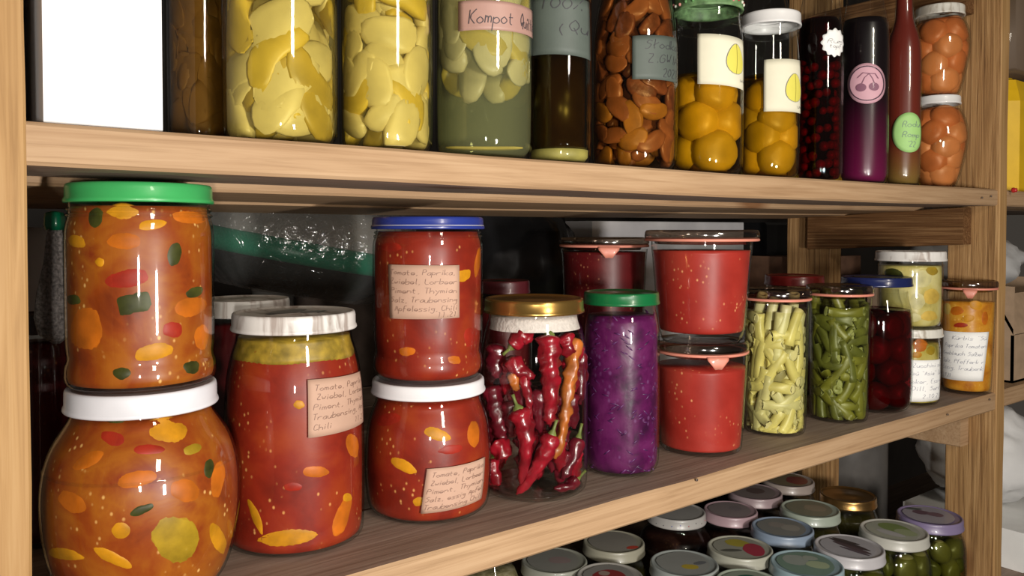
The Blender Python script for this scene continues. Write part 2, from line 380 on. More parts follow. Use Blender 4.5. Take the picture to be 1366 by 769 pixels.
def disc_prints(R, z, items, parent, name='lid_print'):
    """flat printed shapes on a lid top; items: (cx, cy, rx, ry, rot, colour) in fractions of R; all in one printed layer"""
    V = []; Fc = []; mats = []; mi = []
    for j, (cx, cy, rx, ry, rot, col) in enumerate(items):
        mats.append(paint(col, .4)); n = 20; i0 = len(V); V.append((cx * R, cy * R, z + .00008 * j))
        for i in range(n):
            t = 2 * pi * i / n; l = 1 + .12 * noise.noise(Vector((cos(t) * 1.5 + cx * 9, sin(t) * 1.5, cy * 7)))
            px = rx * cos(t) * l; py = ry * sin(t) * l; V.append(((cx + px * cos(rot) - py * sin(rot)) * R, (cy + px * sin(rot) + py * cos(rot)) * R, z + .00008 * j))
        for i in range(n): Fc.append((i0, i0 + 1 + i, i0 + 1 + (i + 1) % n)); mi.append(j)
    return mk(name, V, Fc, None, parent, smooth=False, mats=mats, midx=mi)
def screw_lid(j, R, z0, z1, mt, prints=None, panel=None, name='lid', label=None, dome=0):
    """R outer radius; z0..z1 local heights"""
    h = z1 - z0; b = .0016
    pr = [(R * .86, z1 - .003), (R * .87, z0 + .0022), (R * .93, z0 + .0004), (R * 1.0, z0), (R * 1.012, z0 + .0008), (R * 1.005, z0 + .0022), (R * .99, z0 + .003), (R * .988, z1 - b * 1.6), (R * .98, z1 - b * .6), (R * .962, z1 - .0001), (R * .94, z1), (R * .915, z1 - .0002), (R * .89, z1 - .001), (R * .86, z1 - .0012), (R * .40, z1 - .0011), (R * .37, z1 - .0007), (R * .02, z1 - .0006 + dome)]
    o = mk(name, *lathe(pr, 64, cap0=False), mt, j.root)
    if label: o['label'] = label
    if prints: 
        p = disc_prints(R * .84, z1 - .0004, prints, o)
    j.lidtop = j.base + z1
    return o
def thread(j, z0, z1, n=2):
    """moulded rings on the glass neck"""
    parts = []
    for i in range(n):
        z = z0 + (z1 - z0) * (i + .5) / n; R = j.r(z); parts.append(lathe([(R - .0002, z - .0012), (R + .0010, z - .0006), (R + .0013, z), (R + .0010, z + .0006), (R - .0002, z + .0012)], 48, False, False))
    return mk('neck_ring', *merge(parts), M['glass'], j.root)
def weck_lid(j, R, z, h, tabx=None, ringcol=(.66, .24, .17)):
    o = mk('glass_lid', *lathe([(R * .80, z - .004), (R * .86, z + .0006), (R * .98, z + .0012), (R, z + .003), (R * .995, z + h * .75), (R * .97, z + h), (R * .90, z + h + .0004), (R * .84, z + h - .0008), (R * .5, z + h - .0012), (R * .02, z + h - .001)], 64, cap1=True), M['lidglass'], j.root)
    rg = mk('rubber_ring', *lathe([(R * .88, z - .0011), (R * .985, z - .0012), (R * 1.0, z - .0006), (R * 1.0, z + .0006), (R * .985, z + .0012), (R * .88, z + .0011)], 64, False, False), paint(ringcol, .5), j.root)
    if tabx is not None:
        # tongue of the rubber ring hanging over the wall
        V = []; n = 9
        ph = asin(max(-.95, min(.95, (tabx - j.xc) * j.k / R)))
        for row, (wd, dz, dr) in enumerate([(.46, 0, .0004), (.42, -.003, .0014), (.28, -.0065, .0012), (.14, -.0105, .0006)]):
            for i in range(n):
                p = ph + (i / (n - 1) - .5) * wd; d = j.cd * cos(p) + j.rt * sin(p); rr = R * .995 + dr; V.append((d.x * rr, d.y * rr, z + dz - abs(i / (n - 1) - .5) * .0006))
        Fc = [(r * n + i, (r + 1) * n + i, (r + 1) * n + i + 1, r * n + i + 1) for r in range(3) for i in range(n - 1)]
        t = mk('pull_tab', V, Fc, paint(ringcol, .5), rg); md = t.modifiers.new('thick', 'SOLIDIFY'); md.thickness = .0014; md.offset = 0
    j.lidtop = j.base + z + h
    return o
# ------------------------------------------------------------ STRUCTURE
def plane_box(name, x0, x1, y0, y1, z0, z1, mt): return tag(mk(name, *box(x0, x1, y0, y1, z0, z1), mt, smooth=False), kind='structure')
M['wall'] = plain('dark_plaster', (.035, .030, .027), .9, var=.3, scale=8, bump=.4); M['floor'] = plain('cellar_floor', (.12, .10, .09), .9, var=.3, scale=10, bump=.4)
plane_box('wall_back', -1.2, 3.2, .95, 1.0, -1.2, 1.3, M['wall'])
plane_box('floor', -1.2, 3.2, -2.6, .95, -1.25, -1.2, M['floor'])
UT = .0487; UB = .029; LT = -.1985; LB = -.220; BT = -.452
XL = .0486; XR = 1.063
rack = empty('storage_rack', (0, 0, -1.2), 'rough timber storage rack of upright posts and plank shelves', 'shelving')
RO = Vector((0, 0, 1.2))
def rp(name, vf, mt, label=None, smooth=False):
    V, Fc = vf; o = mk(name, [Vector(v) + RO for v in V], Fc, mt, rack, smooth=smooth)
    if label: o['label'] = label
    return o
def wob(a, f=9, s=0): return lambda x, y, z: (0, a * noise.noise(Vector((x * f + s, y * 3, z * f))), a * noise.noise(Vector((x * f + 7 + s, y * 3, z * f + 3))))
# posts: long axis z -> build as box along x then swap
def post(x0, x1, y0, y1, mt, label, zlo=-1.2, zhi=.9, lean=0):
    V, Fc = box(zlo, zhi, y0, y1, x0, x1, .0012, 60, lambda a, b, c: (0, .0006 * noise.noise(Vector((a * 14, b * 40, c * 40))), .0007 * noise.noise(Vector((a * 14 + 5, b * 40, c * 40)))))
    return rp('post', ([(v[2] + lean * v[0], v[1], v[0]) for v in V], [tuple(reversed(f)) for f in Fc]), mt, label)
post(XL - .060, XL, -.001, .024, M['wz'], 'pale planed post at the left edge', lean=0)
pr_ = post(XR, XR + .0215, -.002, .058, M['wz'], 'post with rough grey grain at the right end of the shelves')
pr_.data.materials.append(M['wz2'])
for p in pr_.data.polygons:
    if abs(p.normal.x) > .8: p.material_index = 1
post(XL - .060, XL - .002, .24, .30, M['wz'], None)
post(XR, XR + .03, .22, .29, M['wz2'], 'back post at the right end')
def sag(x, s): t = (x - XL) / (XR - XL); return -s * 4 * t * (1 - t)
def board(x0, x1, y0, y1, z0, z1, mt, sg, slope=0, seed=0, a=.0012, label=None, grey_faces=False):
    f = lambda x, y, z: (0, a * noise.noise(Vector((x * 11 + seed, y, z * 30))), sag(x, sg) + (y - y0) * slope + a * .6 * noise.noise(Vector((x * 7 + seed + 9, y * 3, z * 9))))
    o = rp('shelf_board', box(x0, x1, y0, y1, z0, z1, .0018, 90, f), mt, label)
    if grey_faces:  # top and underside take the greyer wood
        o.data.materials.append(M['wgrey'])
        for p in o.data.polygons:
            if abs(p.normal.z) > .8: p.material_index = 1
    return o
board(XL, XR, 0, .084, UB, UT, M['wx'], .0022, 0, 1, label='front plank of the upper shelf', grey_faces=True)
board(XL, XR, .088, .180, UB - .005, UT - .003, M['wx'], .002, -.03, 4)
board(XL, XR, .184, .300, UB - .009, UT - .007, M['wx'], .002, -.03, 6)
board(XL, XR, 0, .094, LB, LT, M['wx'], .0, 0, 11, .0016, 'front plank of the middle shelf', grey_faces=True)
for i in range(5): board(XL, XR, .097 + .1 * i, .194 + .1 * i, LB, LT - .0006, M['wgrey'], .0, 0, 13 + i)
for i in range(6): board(XL, XR, -.002 + .1 * i, .095 + .1 * i, BT - .02, BT, M['wgrey'], .0, 0, 23 + i)
board(XR + .0215, XR + .7, 0, .09, UB, UT, M['wx'], 0, 0, 31); board(XR + .0215, XR + .7, .094, .3, UB, UT, M['wgrey'], 0, 0, 33)
board(XR + .0215, XR + .7, 0, .09, LB, LT, M['wx'], 0, 0, 35); board(XR + .0215, XR + .7, .094, .3, LB, LT, M['wgrey'], 0, 0, 37)
board(XR + .0215, XR + .7, 0, .3, BT - .02, BT, M['wgrey'], 0, 0, 38)
def yrail(x0, x1, y0, y1, z0, z1, drop, mt, label):
    V, Fc = box(y0, y1, x0, x1, z0, z1, .001, 30, lambda a, b, c: (0, .001 * noise.noise(Vector((a * 20, b * 30, c * 30))), -drop * (a - y0) / (y1 - y0) + .0006 * noise.noise(Vector((a * 25 + 3, b, c * 30)))))
    return rp('side_rail', ([(v[1], v[0], v[2]) for v in V], [tuple(reversed(f)) for f in Fc]), mt, label)
yrail(XR - .022, XR - .001, .030, .242, -.0185, .0275, .0095, M['wy'], 'rough dark brown rail under the upper shelf')
yrail(XR - .022, XR - .001, .030, .242, -.268, LB - .0005, .006, M['wx'], 'rail under the middle shelf')
yrail(XR - .022, XR - .001, .030, .242, .265, .31, .006, M['wy'], 'rail above the bottles')
def nail(x, z, y=-.0016):
    V, Fc = lathe([(.0011, 0), (.0013, .0003), (.0010, .0009)], 10); o = mk('nail_head', V, Fc, paint((.16, .12, .10), .5, .6), rack, loc=Vector((x, y, z)) + RO); o.rotation_euler = (pi / 2, 0, 0); return o
for x, y in ((1320, 262), (1308, 264), (1318, 533), (1262, 553), (927, 640)):
    p = ony(x, y, 0); nail(p.x, p.z)
# ------------------------------------------------------------ MIDDLE SHELF, front row
S1 = sauce('vegetable_relish', [(.13, .018, .004), (.25, .045, .005), (.33, .095, .008), (.20, .024, .005)], (.95, .6, .2))
S2 = sauce('tomato_relish', [(.13, .010, .005), (.23, .018, .007), (.30, .040, .009)], (.85, .45, .14))
S3 = sauce('tomato_pulp', [(.27, .018, .012), (.35, .028, .019), (.38, .045, .028)], (.85, .42, .18), .10, 20)
S4 = sauce('shaded_pulp', [(.07, .004, .006), (.11, .007, .008)], (.5, .2, .1))  # red pulp with the back row's shade mixed into its colour
green = soft('zucchini_green', (.045, .05, .008), .5, 90, .95); yel = soft('pepper_yellow', (.60, .26, .008), .3, 80)
olive = soft('zucchini_flesh', (.40, .26, .015), .3, 90, .75); red = soft('pepper_red', (.36, .022, .010), .3, 80, .8); org = soft('pepper_orange', (.55, .14, .008), .3, 70, .8)
# ball jar
j = Jar('preserve_jar', 'bulbous jar of orange vegetable relish under a white lid at the bottom left', 'jar', 188,
        [(78, 790), (104, 778), (121, 752), (133, 705), (136.5, 655), (133, 618), (122, 585), (104, 560), (95, 546), (95, 530)], LT, Y=.058)
j.content = j.fill('relish', S1, y1=545)
screw_lid(j, 104 * j.k, j.zl(540), j.zl(511), paint((.66, .66, .70), .35))
for a in [(160, 708, 26, 26, 10, yel), (228, 720, 72, 74, 0, olive), (185, 681, 36, 13, -25, green), (240, 655, 48, 34, 20, org), (180, 640, 60, 26, -15, org), (100, 670, 46, 30, 35, org), (285, 640, 22, 60, 10, org), (220, 575, 60, 40, 10, yel),
          (150, 585, 40, 22, 20, red), (90, 740, 60, 18, 10, yel), (272, 625, 16, 30, 10, green), (150, 745, 60, 18, 30, yel), (285, 720, 24, 50, -25, yel), (120, 615, 50, 20, -30, org), (195, 600, 44, 16, 0, red), (155, 560, 22, 12, 0, green), (250, 600, 30, 16, -20, olive)]:
    j.chunk(*a)
mk('moulded_seam', *lathe([(j.r(j.zl(612)) - .0003, j.zl(614)), (j.r(j.zl(612)) + .0004, j.zl(612)), (j.r(j.zl(610)) - .0003, j.zl(610))], 56, False, False), M['glass'], j.root)
ball = j
j = Jar('preserve_jar', 'green-lidded jar of orange vegetable relish with dark zucchini pieces', 'jar', 186,
        [(84, 516), (98, 513), (103, 500), (102, 482), (98, 474), (100, 462), (101, 440), (101, 320), (100, 303), (95, 288), (95, 270)], ball.lidtop, center=ball.c)
j.content = j.fill('relish', S1, y1=277)
screw_lid(j, 100 * j.k, j.zl(272), j.zl(247), paint((.045, .36, .10), .35)); thread(j, j.zl(292), j.zl(277))
for a in [(176, 405, 50, 32, -15, green, 'vegetable_piece', .0016, 4), (168, 372, 66, 30, -12, red), (228, 340, 22, 36, 10, green), (165, 283, 46, 22, 0, yel), (130, 290, 22, 30, 15, green), (105, 322, 32, 18, 20, yel), (165, 322, 50, 26, 0, org),
          (250, 290, 60, 20, 5, org), (250, 410, 60, 30, -10, org), (225, 440, 30, 26, 0, red), (115, 440, 50, 70, 0, org), (100, 400, 26, 16, 10, green), (160, 498, 24, 20, 0, green), (250, 490, 24, 22, 0, green), (255, 390, 30, 16, -20, green),
          (200, 470, 60, 26, -10, yel), (135, 350, 14, 14, 0, yel), (265, 450, 26, 40, 5, org), (200, 300, 40, 16, -10, yel)]:
    j.chunk(*a)
# tall tomato jar
j = Jar('preserve_jar', 'tall jar of red tomato relish under a streaky white lid', 'jar', 395,
        [(74, 738), (87, 727), (93, 708), (94, 680), (94.5, 590), (93, 530), (90, 495), (83, 466), (77, 450), (77, 432)], LT, yb=741)
j.content = j.fill('relish', S2, y1=448, seg=64)
mk('yellow_layer', *lathe([(j.r(j.zl(y)) - .0012, j.zl(y) + 0) for y in (474, 468, 462, 456, 450, 447)], 56, True, True, fn=lambda a, z: 1 + .002 * sin(a * 5) - (.012 if z < j.zl(470) else 0)), plain('oily_layer', (.30, .20, .02), .5, var=.5, scale=120), j.root)
for a in [(385, 718, 90, 26, -6, yel), (455, 690, 22, 70, 20, org), (345, 690, 12, 60, -20, yel), (462, 665, 16, 16, 0, yel), (420, 630, 40, 18, 0, org), (400, 540, 16, 14, 0, yel), (392, 650, 26, 14, 0, red), (470, 595, 22, 40, -10, org), (350, 470, 50, 14, -10, red)]:
    j.chunk(*a)
M['streak'] = marble('streaky_white_lid', (.66, .64, .61), (.36, .31, .28))
screw_lid(j, 84 * j.k, j.zl(438), j.zl(415), M['streak'], prints=[(-.1, .1, .5, .25, .4, (.25, .24, .24)), (.3, -.2, .3, .15, .2, (.30, .29, .28))])
j.label([(411, 507), (486, 494), (487, 562), (411, 585)], M['pinkpaper'], [(.08, .20, .92, 'Tomate, Paprik'), (.10, .36, .97, 'Zwiebel, Lorbee'), (.06, .53, .97, 'Piment, Thymian'), (.05, .70, .98, 'Traubensing, Apf'), (.06, .88, .30, 'Chili'), (.68, .90, .97, '11.21')], 'inkbrown', size=.10)
# squat tomato jar and blue lidded jar on it
j = Jar('preserve_jar', 'squat jar of tomato relish with white lid and low pinkish label, below the blue-lidded jar', 'jar', 572,
        [(58, 694), (75, 684), (82, 664), (85, 630), (84.5, 595), (82, 565), (76, 545), (70, 532), (70, 515)], LT, yb=697)
j.content = j.fill('relish', S2, y1=528)
screw_lid(j, 76 * j.k, j.zl(521), j.zl(503), paint((.70, .70, .72), .35))
for a in [(583, 580, 40, 18, 20, yel), (541, 622, 42, 18, 30, yel), (520, 560, 40, 20, -10, red), (600, 600, 40, 14, -10, red), (560, 670, 20, 14, 0, yel), (630, 580, 20, 40, 0, org)]: j.chunk(*a)
j.label([(570, 626), (645, 610), (637, 667), (565, 686)], M['pinkpaper'], [(.08, .20, .95, 'Tomate, Paprika'), (.08, .38, .95, 'Zwiebel, Lorbeer'), (.04, .56, .96, 'Piment, Thymian'), (.04, .74, .96, 'Salz, essig Apfel'), (.03, .92, .96, 'Traubensing Chili')], 'inkbrown', size=.11)
sq = j
j = Jar('preserve_jar', 'blue-lidded jar of tomato relish with a pinkish label, standing on a white lid', 'jar', 567,
        [(56, 503), (69, 500), (74, 488), (73, 474), (70, 468), (72, 458), (73, 440), (74, 335), (73, 322), (69, 312), (69, 302)], sq.lidtop, center=sq.c)
j.content = j.fill('relish', S2, y1=309)
lid = screw_lid(j, 75 * j.k, j.zl(306), j.zl(290), paint((.018, .035, .22), .3)); thread(j, j.zl(318), j.zl(308))
R = 75 * j.k * .995; mk('white_stripe', *lathe([(R, j.zl(303)), (R + .0002, j.zl(302.6)), (R + .0002, j.zl(301)), (R, j.zl(300.6))], 64, False, False), paint((.6, .58, .55), .4), lid)
for a in [(612, 368, 26, 18, -25, yel), (632, 350, 10, 50, 10, org), (540, 470, 26, 16, 0, org), (600, 480, 20, 14, 20, org), (520, 330, 30, 16, 0, red), (620, 450, 18, 30, 0, red)]: j.chunk(*a)
j.label([(517, 353), (606, 354), (606, 424), (519, 425)], M['pinkpaper'], [(.04, .18, .94, 'Tomate, Paprika,'), (.04, .35, .97, 'Zwiebel, Lorbeer'), (.04, .52, .97, 'Piment, Thymian'), (.04, .69, .97, 'Salz, Traubensing'), (.10, .85, .97, 'Apfelessig, Chili'), (.68, .97, .96, '11.21')], 'inkbrown', size=.10)
blue = j
# chilli jar
j = Jar('preserve_jar', 'clear jar of whole dried red chillies with a gold lid', 'jar', 712,
        [(52, 667), (65, 658), (71, 644), (72, 620), (72, 500), (71, 470), (66, 440), (60, 424), (60, 405)], LT, yb=669)
mk('glass_foot', *lathe([(j.P[0][0] * .9, .0015), (j.r(.004) - .002, .004), (j.r(.006) - .0035, .0055), (j.P[0][0] * .5, .0045)], 48), M['glass'], j.root)
screw_lid(j, 67 * j.k, j.zl(416), j.zl(397), paint((.55, .33, .09), .25, .9, .1, 0))
mk('cloth_liner', *lathe([(j.r(j.zl(419)) - .0016, j.zl(436 if i else 436)) if False else ((j.r(j.zl(y)) - .0016), j.zl(y)) for i, y in enumerate((437, 432, 426, 420))], 56, False, True, fn=lambda a, z: 1 - .02 * (1 + sin(a * 3 + 1)) * (1 if z < j.zl(430) else 0)), plain('white_cloth', (.62, .56, .52), .8, var=.1, scale=400, bump=1), j.root)
chred = plain('dried_chilli_red', (.20, .005, .012), .28, var=.5, scale=70, bump=.8, coat=.4); chdark = plain('dried_chilli_dark', (.09, .004, .010), .3, var=.5, scale=70, bump=.8, coat=.3)
chorg = plain('dried_chilli_orange', (.32, .09, .014), .35, var=.7, scale=50, bump=.8, coat=.3); chstem = plain('chilli_stem', (.13, .16, .035), .5, var=.4, scale=90)
def chilli(pts, r0, r1, mt, k, stem, label, grp=None):
    P = [j.surf(x, y, -.003, k) + j.c for x, y in pts]; o0 = P[0].copy(); sp = spline([p - o0 for p in P], 7); n = len(sp)
    r0 *= 1.2; r1 *= 1.2; rr = [(r0 + (r1 - r0) * (i / (n - 1)) ** 1.2) * j.k * (sqrt(max(.05, min(1, i / 3 + .35)))) * (1 if i < n - 2 else .5) for i in range(n)]
    e = empty('dried_chilli', o0, label, 'chilli', grp)
    mk('pod', *tube(sp, rr, 14, wr=.55, wf=230), mt, e)
    if stem:
        d = -(sp[1] - sp[0]).normalized(); q = Vector((0, 0, .3)); s_ = [sp[0] + d * (t * .010) + q * (.004 * t * t) for t in (-.15, .1, .35, .7, 1)]
        mk('stem', *tube(s_, [rr[0] * 1.0, rr[0] * .8, .0014, .0011, .0014], 9, wr=.2), chstem, e)
CH = [([(732, 448), (731, 475), (733, 505), (733, 540), (731, 566)], 13, 6, chred, .93, 1, 'broad wrinkled red chilli with a bright sheen hanging in the middle of the jar'),
      ([(766, 452), (762, 480), (757, 515), (752, 550), (748, 580), (738, 612)], 8, 5, chorg, .92, 0, 'long orange and brown chilli down the right of the jar'),
      ([(735, 580), (724, 610), (709, 636), (690, 660)], 10, 3, chred, .93, 1, 'red chilli lying aslant, tip at the bottom left of the jar'),
      ([(692, 546), (702, 575), (701, 612), (695, 650)], 12, 3, chred, .95, 1, 'upright red chilli with green stem at the left of the jar'),
      ([(697, 500), (704, 525), (706, 545), (709, 570)], 6, 2, chred, .88, 0, 'thin red chilli beside the broad one'),
      ([(720, 520), (718, 545), (720, 578)], 9, 5, chdark, .80, 0, 'dark red chilli behind the thin one'),
      ([(684, 462), (697, 449), (710, 455)], 9, 6, chred, .85, 1, 'curled red chilli under the cloth liner'),
      ([(682, 478), (694, 494), (713, 504)], 10, 5, chred, .86, 0, 'short red chilli bent across the upper left'),
      ([(683, 498), (688, 512), (690, 522)], 6, 3, chorg, .95, 0, 'small orange chilli tip at the left'),
      ([(656, 515), (662, 540), (668, 570), (672, 590)], 12, 6, chdark, .75, 0, 'dark chilli against the left wall, middle height'),
      ([(664, 590), (672, 602), (676, 612)], 11, 8, chred, .88, 0, 'round-ended red chilli low at the left'),
      ([(656, 612), (660, 632), (668, 648)], 9, 5, chred, .9, 1, 'short red chilli at the bottom left wall'),
      ([(750, 446), (756, 460), (756, 478)], 10, 7, chred, .8, 0, 'plump red chilli at the upper right under the lid'),
      ([(772, 470), (775, 500), (772, 540)], 8, 5, chdark, .75, 0, 'dark chilli against the right wall'),
      ([(770, 585), (762, 612), (748, 640)], 8, 4, chdark, .85, 1, 'dark chilli with a green stem low at the right'),
      ([(768, 640), (755, 650), (738, 652)], 7, 3, chdark, .9, 1, 'dark chilli lying on the bottom at the right'),
      ([(665, 460), (662, 480), (665, 505)], 11, 8, chdark, .75, 0, 'dark chilli at the upper left wall')]
for a in CH: chilli(*a)
for i in range(40):
    x = 655 + 114 * random.random(); y = 455 + 150 * random.random(); dx = random.uniform(-14, 14); k = random.choice([.7, .6, .5, .3, -.3, -.7, 0, .6])
    chilli([(x, y), (x + dx * .5, y + 22), (x + dx, y + 46)], 11, 4, random.choice([chred, chdark, chdark]), k, 0, 'dark red chilli packed deep inside the gold-lidded jar', 'chillies packed behind the front ones')
# purple jar
M['purple'] = sauce('purple_cabbage', [(.032, .004, .028), (.085, .006, .062), (.13, .016, .095)], (.16, .06, .17), .2, 60, .35)
j = Jar('preserve_jar', 'narrow jar of purple shredded cabbage with a dark green lid', 'jar', 828,
        [(36, 634), (47, 627), (51, 612), (51.5, 590), (51.5, 450), (50, 430), (46, 414), (45, 398)], LT, yb=636)
j.content = j.fill('cabbage', M['purple'], y1=420, fn=lambda a, z: 1 + .012 * noise.noise(Vector((cos(a) * 9, sin(a) * 9, z * 300))) - .006, seg=90)
dm = plain('purple_shred', (.075, .014, .085), .4, var=.6, scale=200)
sv = []
for i in range(230):
    ph = random.uniform(0, 2 * pi); z = random.uniform(j.zl(625), j.zl(418)); Rr = j.r(z) - .0021; t = random.uniform(-.6, .6)
    pts = [(Rr * cos(ph + a_), Rr * sin(ph + a_), z + a_ * t * .05) for a_ in (-.1, 0, .1)]; sv.append(tube(pts, [.0004, .0009, .0004], 5))
tag(mk('cabbage_shred', *merge(sv), dm, j.content), kind='stuff')
screw_lid(j, 51 * j.k, j.zl(405), j.zl(389), paint((.006, .12, .035), .3))
# glass lidded jars of tomato pulp
def weck(label, xc, prof, base, sauce_m, y1, lidR, lid_y, lid_h, tabx=None, yb=None, Y=None, center=None, cname='tomato_pulp', foot=.004, group=None):
    j = Jar('preserve_jar', label, 'jar', xc, prof, base, yb=yb, Y=Y, center=center, smooth=1, group=group)
    if sauce_m: j.content = j.fill(cname, sauce_m, y1=y1, z0=foot)
    weck_lid(j, lidR * j.k, j.zl(lid_y), lid_h, tabx); return j
j = weck('lower of two stacked glass-lidded jars of bright tomato pulp, ring tab facing forward', 934, [(48, 609), (54, 603), (56, 590), (60, 520), (62, 488), (62, 470)], LT, S3, 487, 64, 467, .0095, 956, yb=610)
j2 = weck('upper of two stacked glass-lidded jars of bright tomato pulp', 931, [(52, 447), (58, 440), (60, 425), (66, 345), (68, 330), (68, 322)], j.lidtop, S3, 334, 77, 320, .0085, None, center=j.c, foot=.0085)
b1 = weck('glass-lidded jar of shade-darkened red pulp behind the green-lidded purple jar, bottom of its stack', 806, [(44, 560), (50, 552), (52, 540), (55, 460)], LT, S4, 470, 58, 458, .008, None, Y=.165)
b2 = weck('glass-lidded jar of shade-darkened red pulp behind the green-lidded purple jar, top of stack', 806, [(48, 440), (53, 432), (56, 350), (58, 332)], b1.lidtop, S4, 336, 60, 328, .008, 812, center=b1.c)
# beans
brine_y = rimglass('pale_brine', (.97, .97, .86), (.8, .78, .45), .05, .02); brine_g = rimglass('green_brine', (.93, .95, .78), (.6, .62, .3), .05, .02)
def bean_meshes(mt, rad, mt2):
    out = []
    for i in range(7):
        L = random.uniform(.024, .042); bend = random.uniform(-.002, .002); n = 7
        pts = [(0, bend * (1 - (2 * t / (n - 1) - 1) ** 2), (t / (n - 1) - .5) * L) for t in range(n)]
        V, Fc = tube(pts, [rad * (1 + .04 * sin(t * 1.3 + i)) for t in range(n)], 12, capr=False)
        mi = [0] * len(Fc)
        for e, zz, sg in ((0, -1, 0), (n - 1, 1, 0)):   # cut ends with a recessed core
            c = Vector(pts[e]); k0 = e * 12; i1 = len(V)
            for k in range(12): V.append(tuple(c + (Vector(V[k0 + k]) - c) * .62))
            i2 = len(V)
            for k in range(12): V.append(tuple(c + (Vector(V[k0 + k]) - c) * .5 - Vector((0, 0, zz * .0012))))
            V.append(tuple(c - Vector((0, 0, zz * .0014)))); cc = len(V) - 1
            for k in range(12):
                q = (k + 1) % 12; Fc += [(k0 + k, k0 + q, i1 + q, i1 + k), (i1 + k, i1 + q, i2 + q, i2 + k), (i2 + k, i2 + q, cc)]; mi += [1, 1, 1]
        me = bpy.data.meshes.new('bean_piece'); me.from_pydata(V, [], Fc); me.materials.append(mt); me.materials.append(mt2); me.polygons.foreach_set('use_smooth', [True] * len(Fc)); me.polygons.foreach_set('material_index', mi); out.append(me)
    return out
def inst(name, me, loc, rot, sc, label, cat, group, jar=None, gap=.0022):
    if jar is not None:   # fruit pressed flat where it meets the wall
        gap += random.uniform(0, .0012)
        me = me.copy(); s3 = Vector((sc, sc, sc)) if not hasattr(sc, '__len__') else Vector(sc); inv = rot.inverted(); lc = Vector(loc) - jar.c
        for v in me.vertices:
            p = rot @ Vector((v.co.x * s3.x, v.co.y * s3.y, v.co.z * s3.z)) + lc; q = sqrt(p.x * p.x + p.y * p.y)
            zz = max(.0035, p.z); lim = jar.r(zz) - gap
            if q > lim or zz != p.z:
                f = min(1, lim / max(q, 1e-9)); f = f * (1 - .0 * q); p = Vector((p.x * f, p.y * f, zz)); w_ = inv @ (p - lc); v.co = (w_.x / s3.x, w_.y / s3.y, w_.z / s3.z)
    o = bpy.data.objects.new(name, me); COL.objects.link(o); o.location = loc; o.rotation_mode = 'QUATERNION'; o.rotation_quaternion = rot; o.scale = (sc, sc, sc) if not hasattr(sc, '__len__') else sc
    return tag(o, label, cat, group)
from mathutils import Quaternion
def pack_beans(j, meshes, y0, y1, n, rad, label, group, steep=.9):
    for i in range(n):
        lay = 0 if i < n * .72 else 1
        ph = (i * .5698403 + random.uniform(-.03, .03)) % 1 * 2 * pi; z = j.zl(y0) + (j.zl(y1) - j.zl(y0)) * ((i * .7548777 + random.uniform(-.02, .02)) % 1)
        Rr = j.r(z) - .0020 - rad - lay * rad * 1.8
        d = Vector((cos(ph), sin(ph), 0)); tn = Vector((-d.y, d.x, 0)); a = random.gauss(0, steep) if random.random() < .8 else pi / 2
        ax = Vector((0, 0, 1)) * cos(a) + tn * sin(a)
        if random.random() < .10: ax = (d + tn * random.uniform(-.4, .4) + Vector((0, 0, random.uniform(-.3, .3)))).normalized(); Rr -= .010
        # keep ends within wall
        half = .006 * abs(ax.dot(tn)); Rr2 = sqrt(max(1e-6, (j.r(z) - .0022 - rad) ** 2 - half ** 2)) - lay * rad * 1.7 if abs(ax.dot(d)) < .5 else Rr
        q = ax.to_track_quat('Z', 'Y'); inst('bean_piece', random.choice(meshes), j.c + d * Rr2 + Vector((0, 0, z)), q, 1.12, label, 'bean', group, j, .0019)
by = plain('wax_bean', (.56, .49, .17), .4, var=.18, scale=50); byc = plain('wax_bean_core', (.60, .54, .27), .5, var=.2)
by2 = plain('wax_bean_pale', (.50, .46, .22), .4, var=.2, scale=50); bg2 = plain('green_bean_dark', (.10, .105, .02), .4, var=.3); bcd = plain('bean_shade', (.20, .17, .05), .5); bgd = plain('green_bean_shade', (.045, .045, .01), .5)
bgm = plain('green_bean', (.15, .145, .022), .4, var=.3, scale=50); bgc = plain('green_bean_core', (.27, .28, .10), .5, var=.2)
j = weck('glass-lidded jar of pale yellow wax bean pieces', 1033, [(36, 582), (41, 575), (42.5, 555), (45, 410), (45.5, 402)], LT, None, 0, 48.5, 398, .009, None, yb=583)
j.fill('brine', brine_y, y1=414, inset=.0013); mk('core_shade', *lathe([(j.P[0][0] * .70, .006), (j.P[-1][0] * .68, j.zl(425))], 24), bcd, j.root).name = 'gap_shade_core'  # dark core paints the shade in the gaps between beans
pack_beans(j, bean_meshes(by, .0046, byc) + bean_meshes(by2, .0046, byc), 571, 417, 130, .0046, 'cut pale yellow wax bean piece inside the glass-lidded jar', 'wax bean pieces in the yellow bean jar', .6)
j = weck('glass-lidded jar of olive green bean pieces', 1118, [(35, 564), (39.5, 556), (41, 540), (43, 410), (43.5, 396)], LT, None, 0, 46, 392, .009, None, yb=565)
j.fill('brine', brine_g, y1=404, inset=.0013); mk('gap_shade_core', *lathe([(j.P[0][0] * .68, .006), (j.P[-1][0] * .66, j.zl(420))], 24), bgd, j.root)  # same dark filler, colours the gaps between green beans as shade
pack_beans(j, bean_meshes(bgm, .0047, bgc) + bean_meshes(bg2, .0047, bgc), 554, 408, 125, .0047, 'cut olive green bean piece inside the glass-lidded jar', 'green bean pieces in the green bean jar', .7)
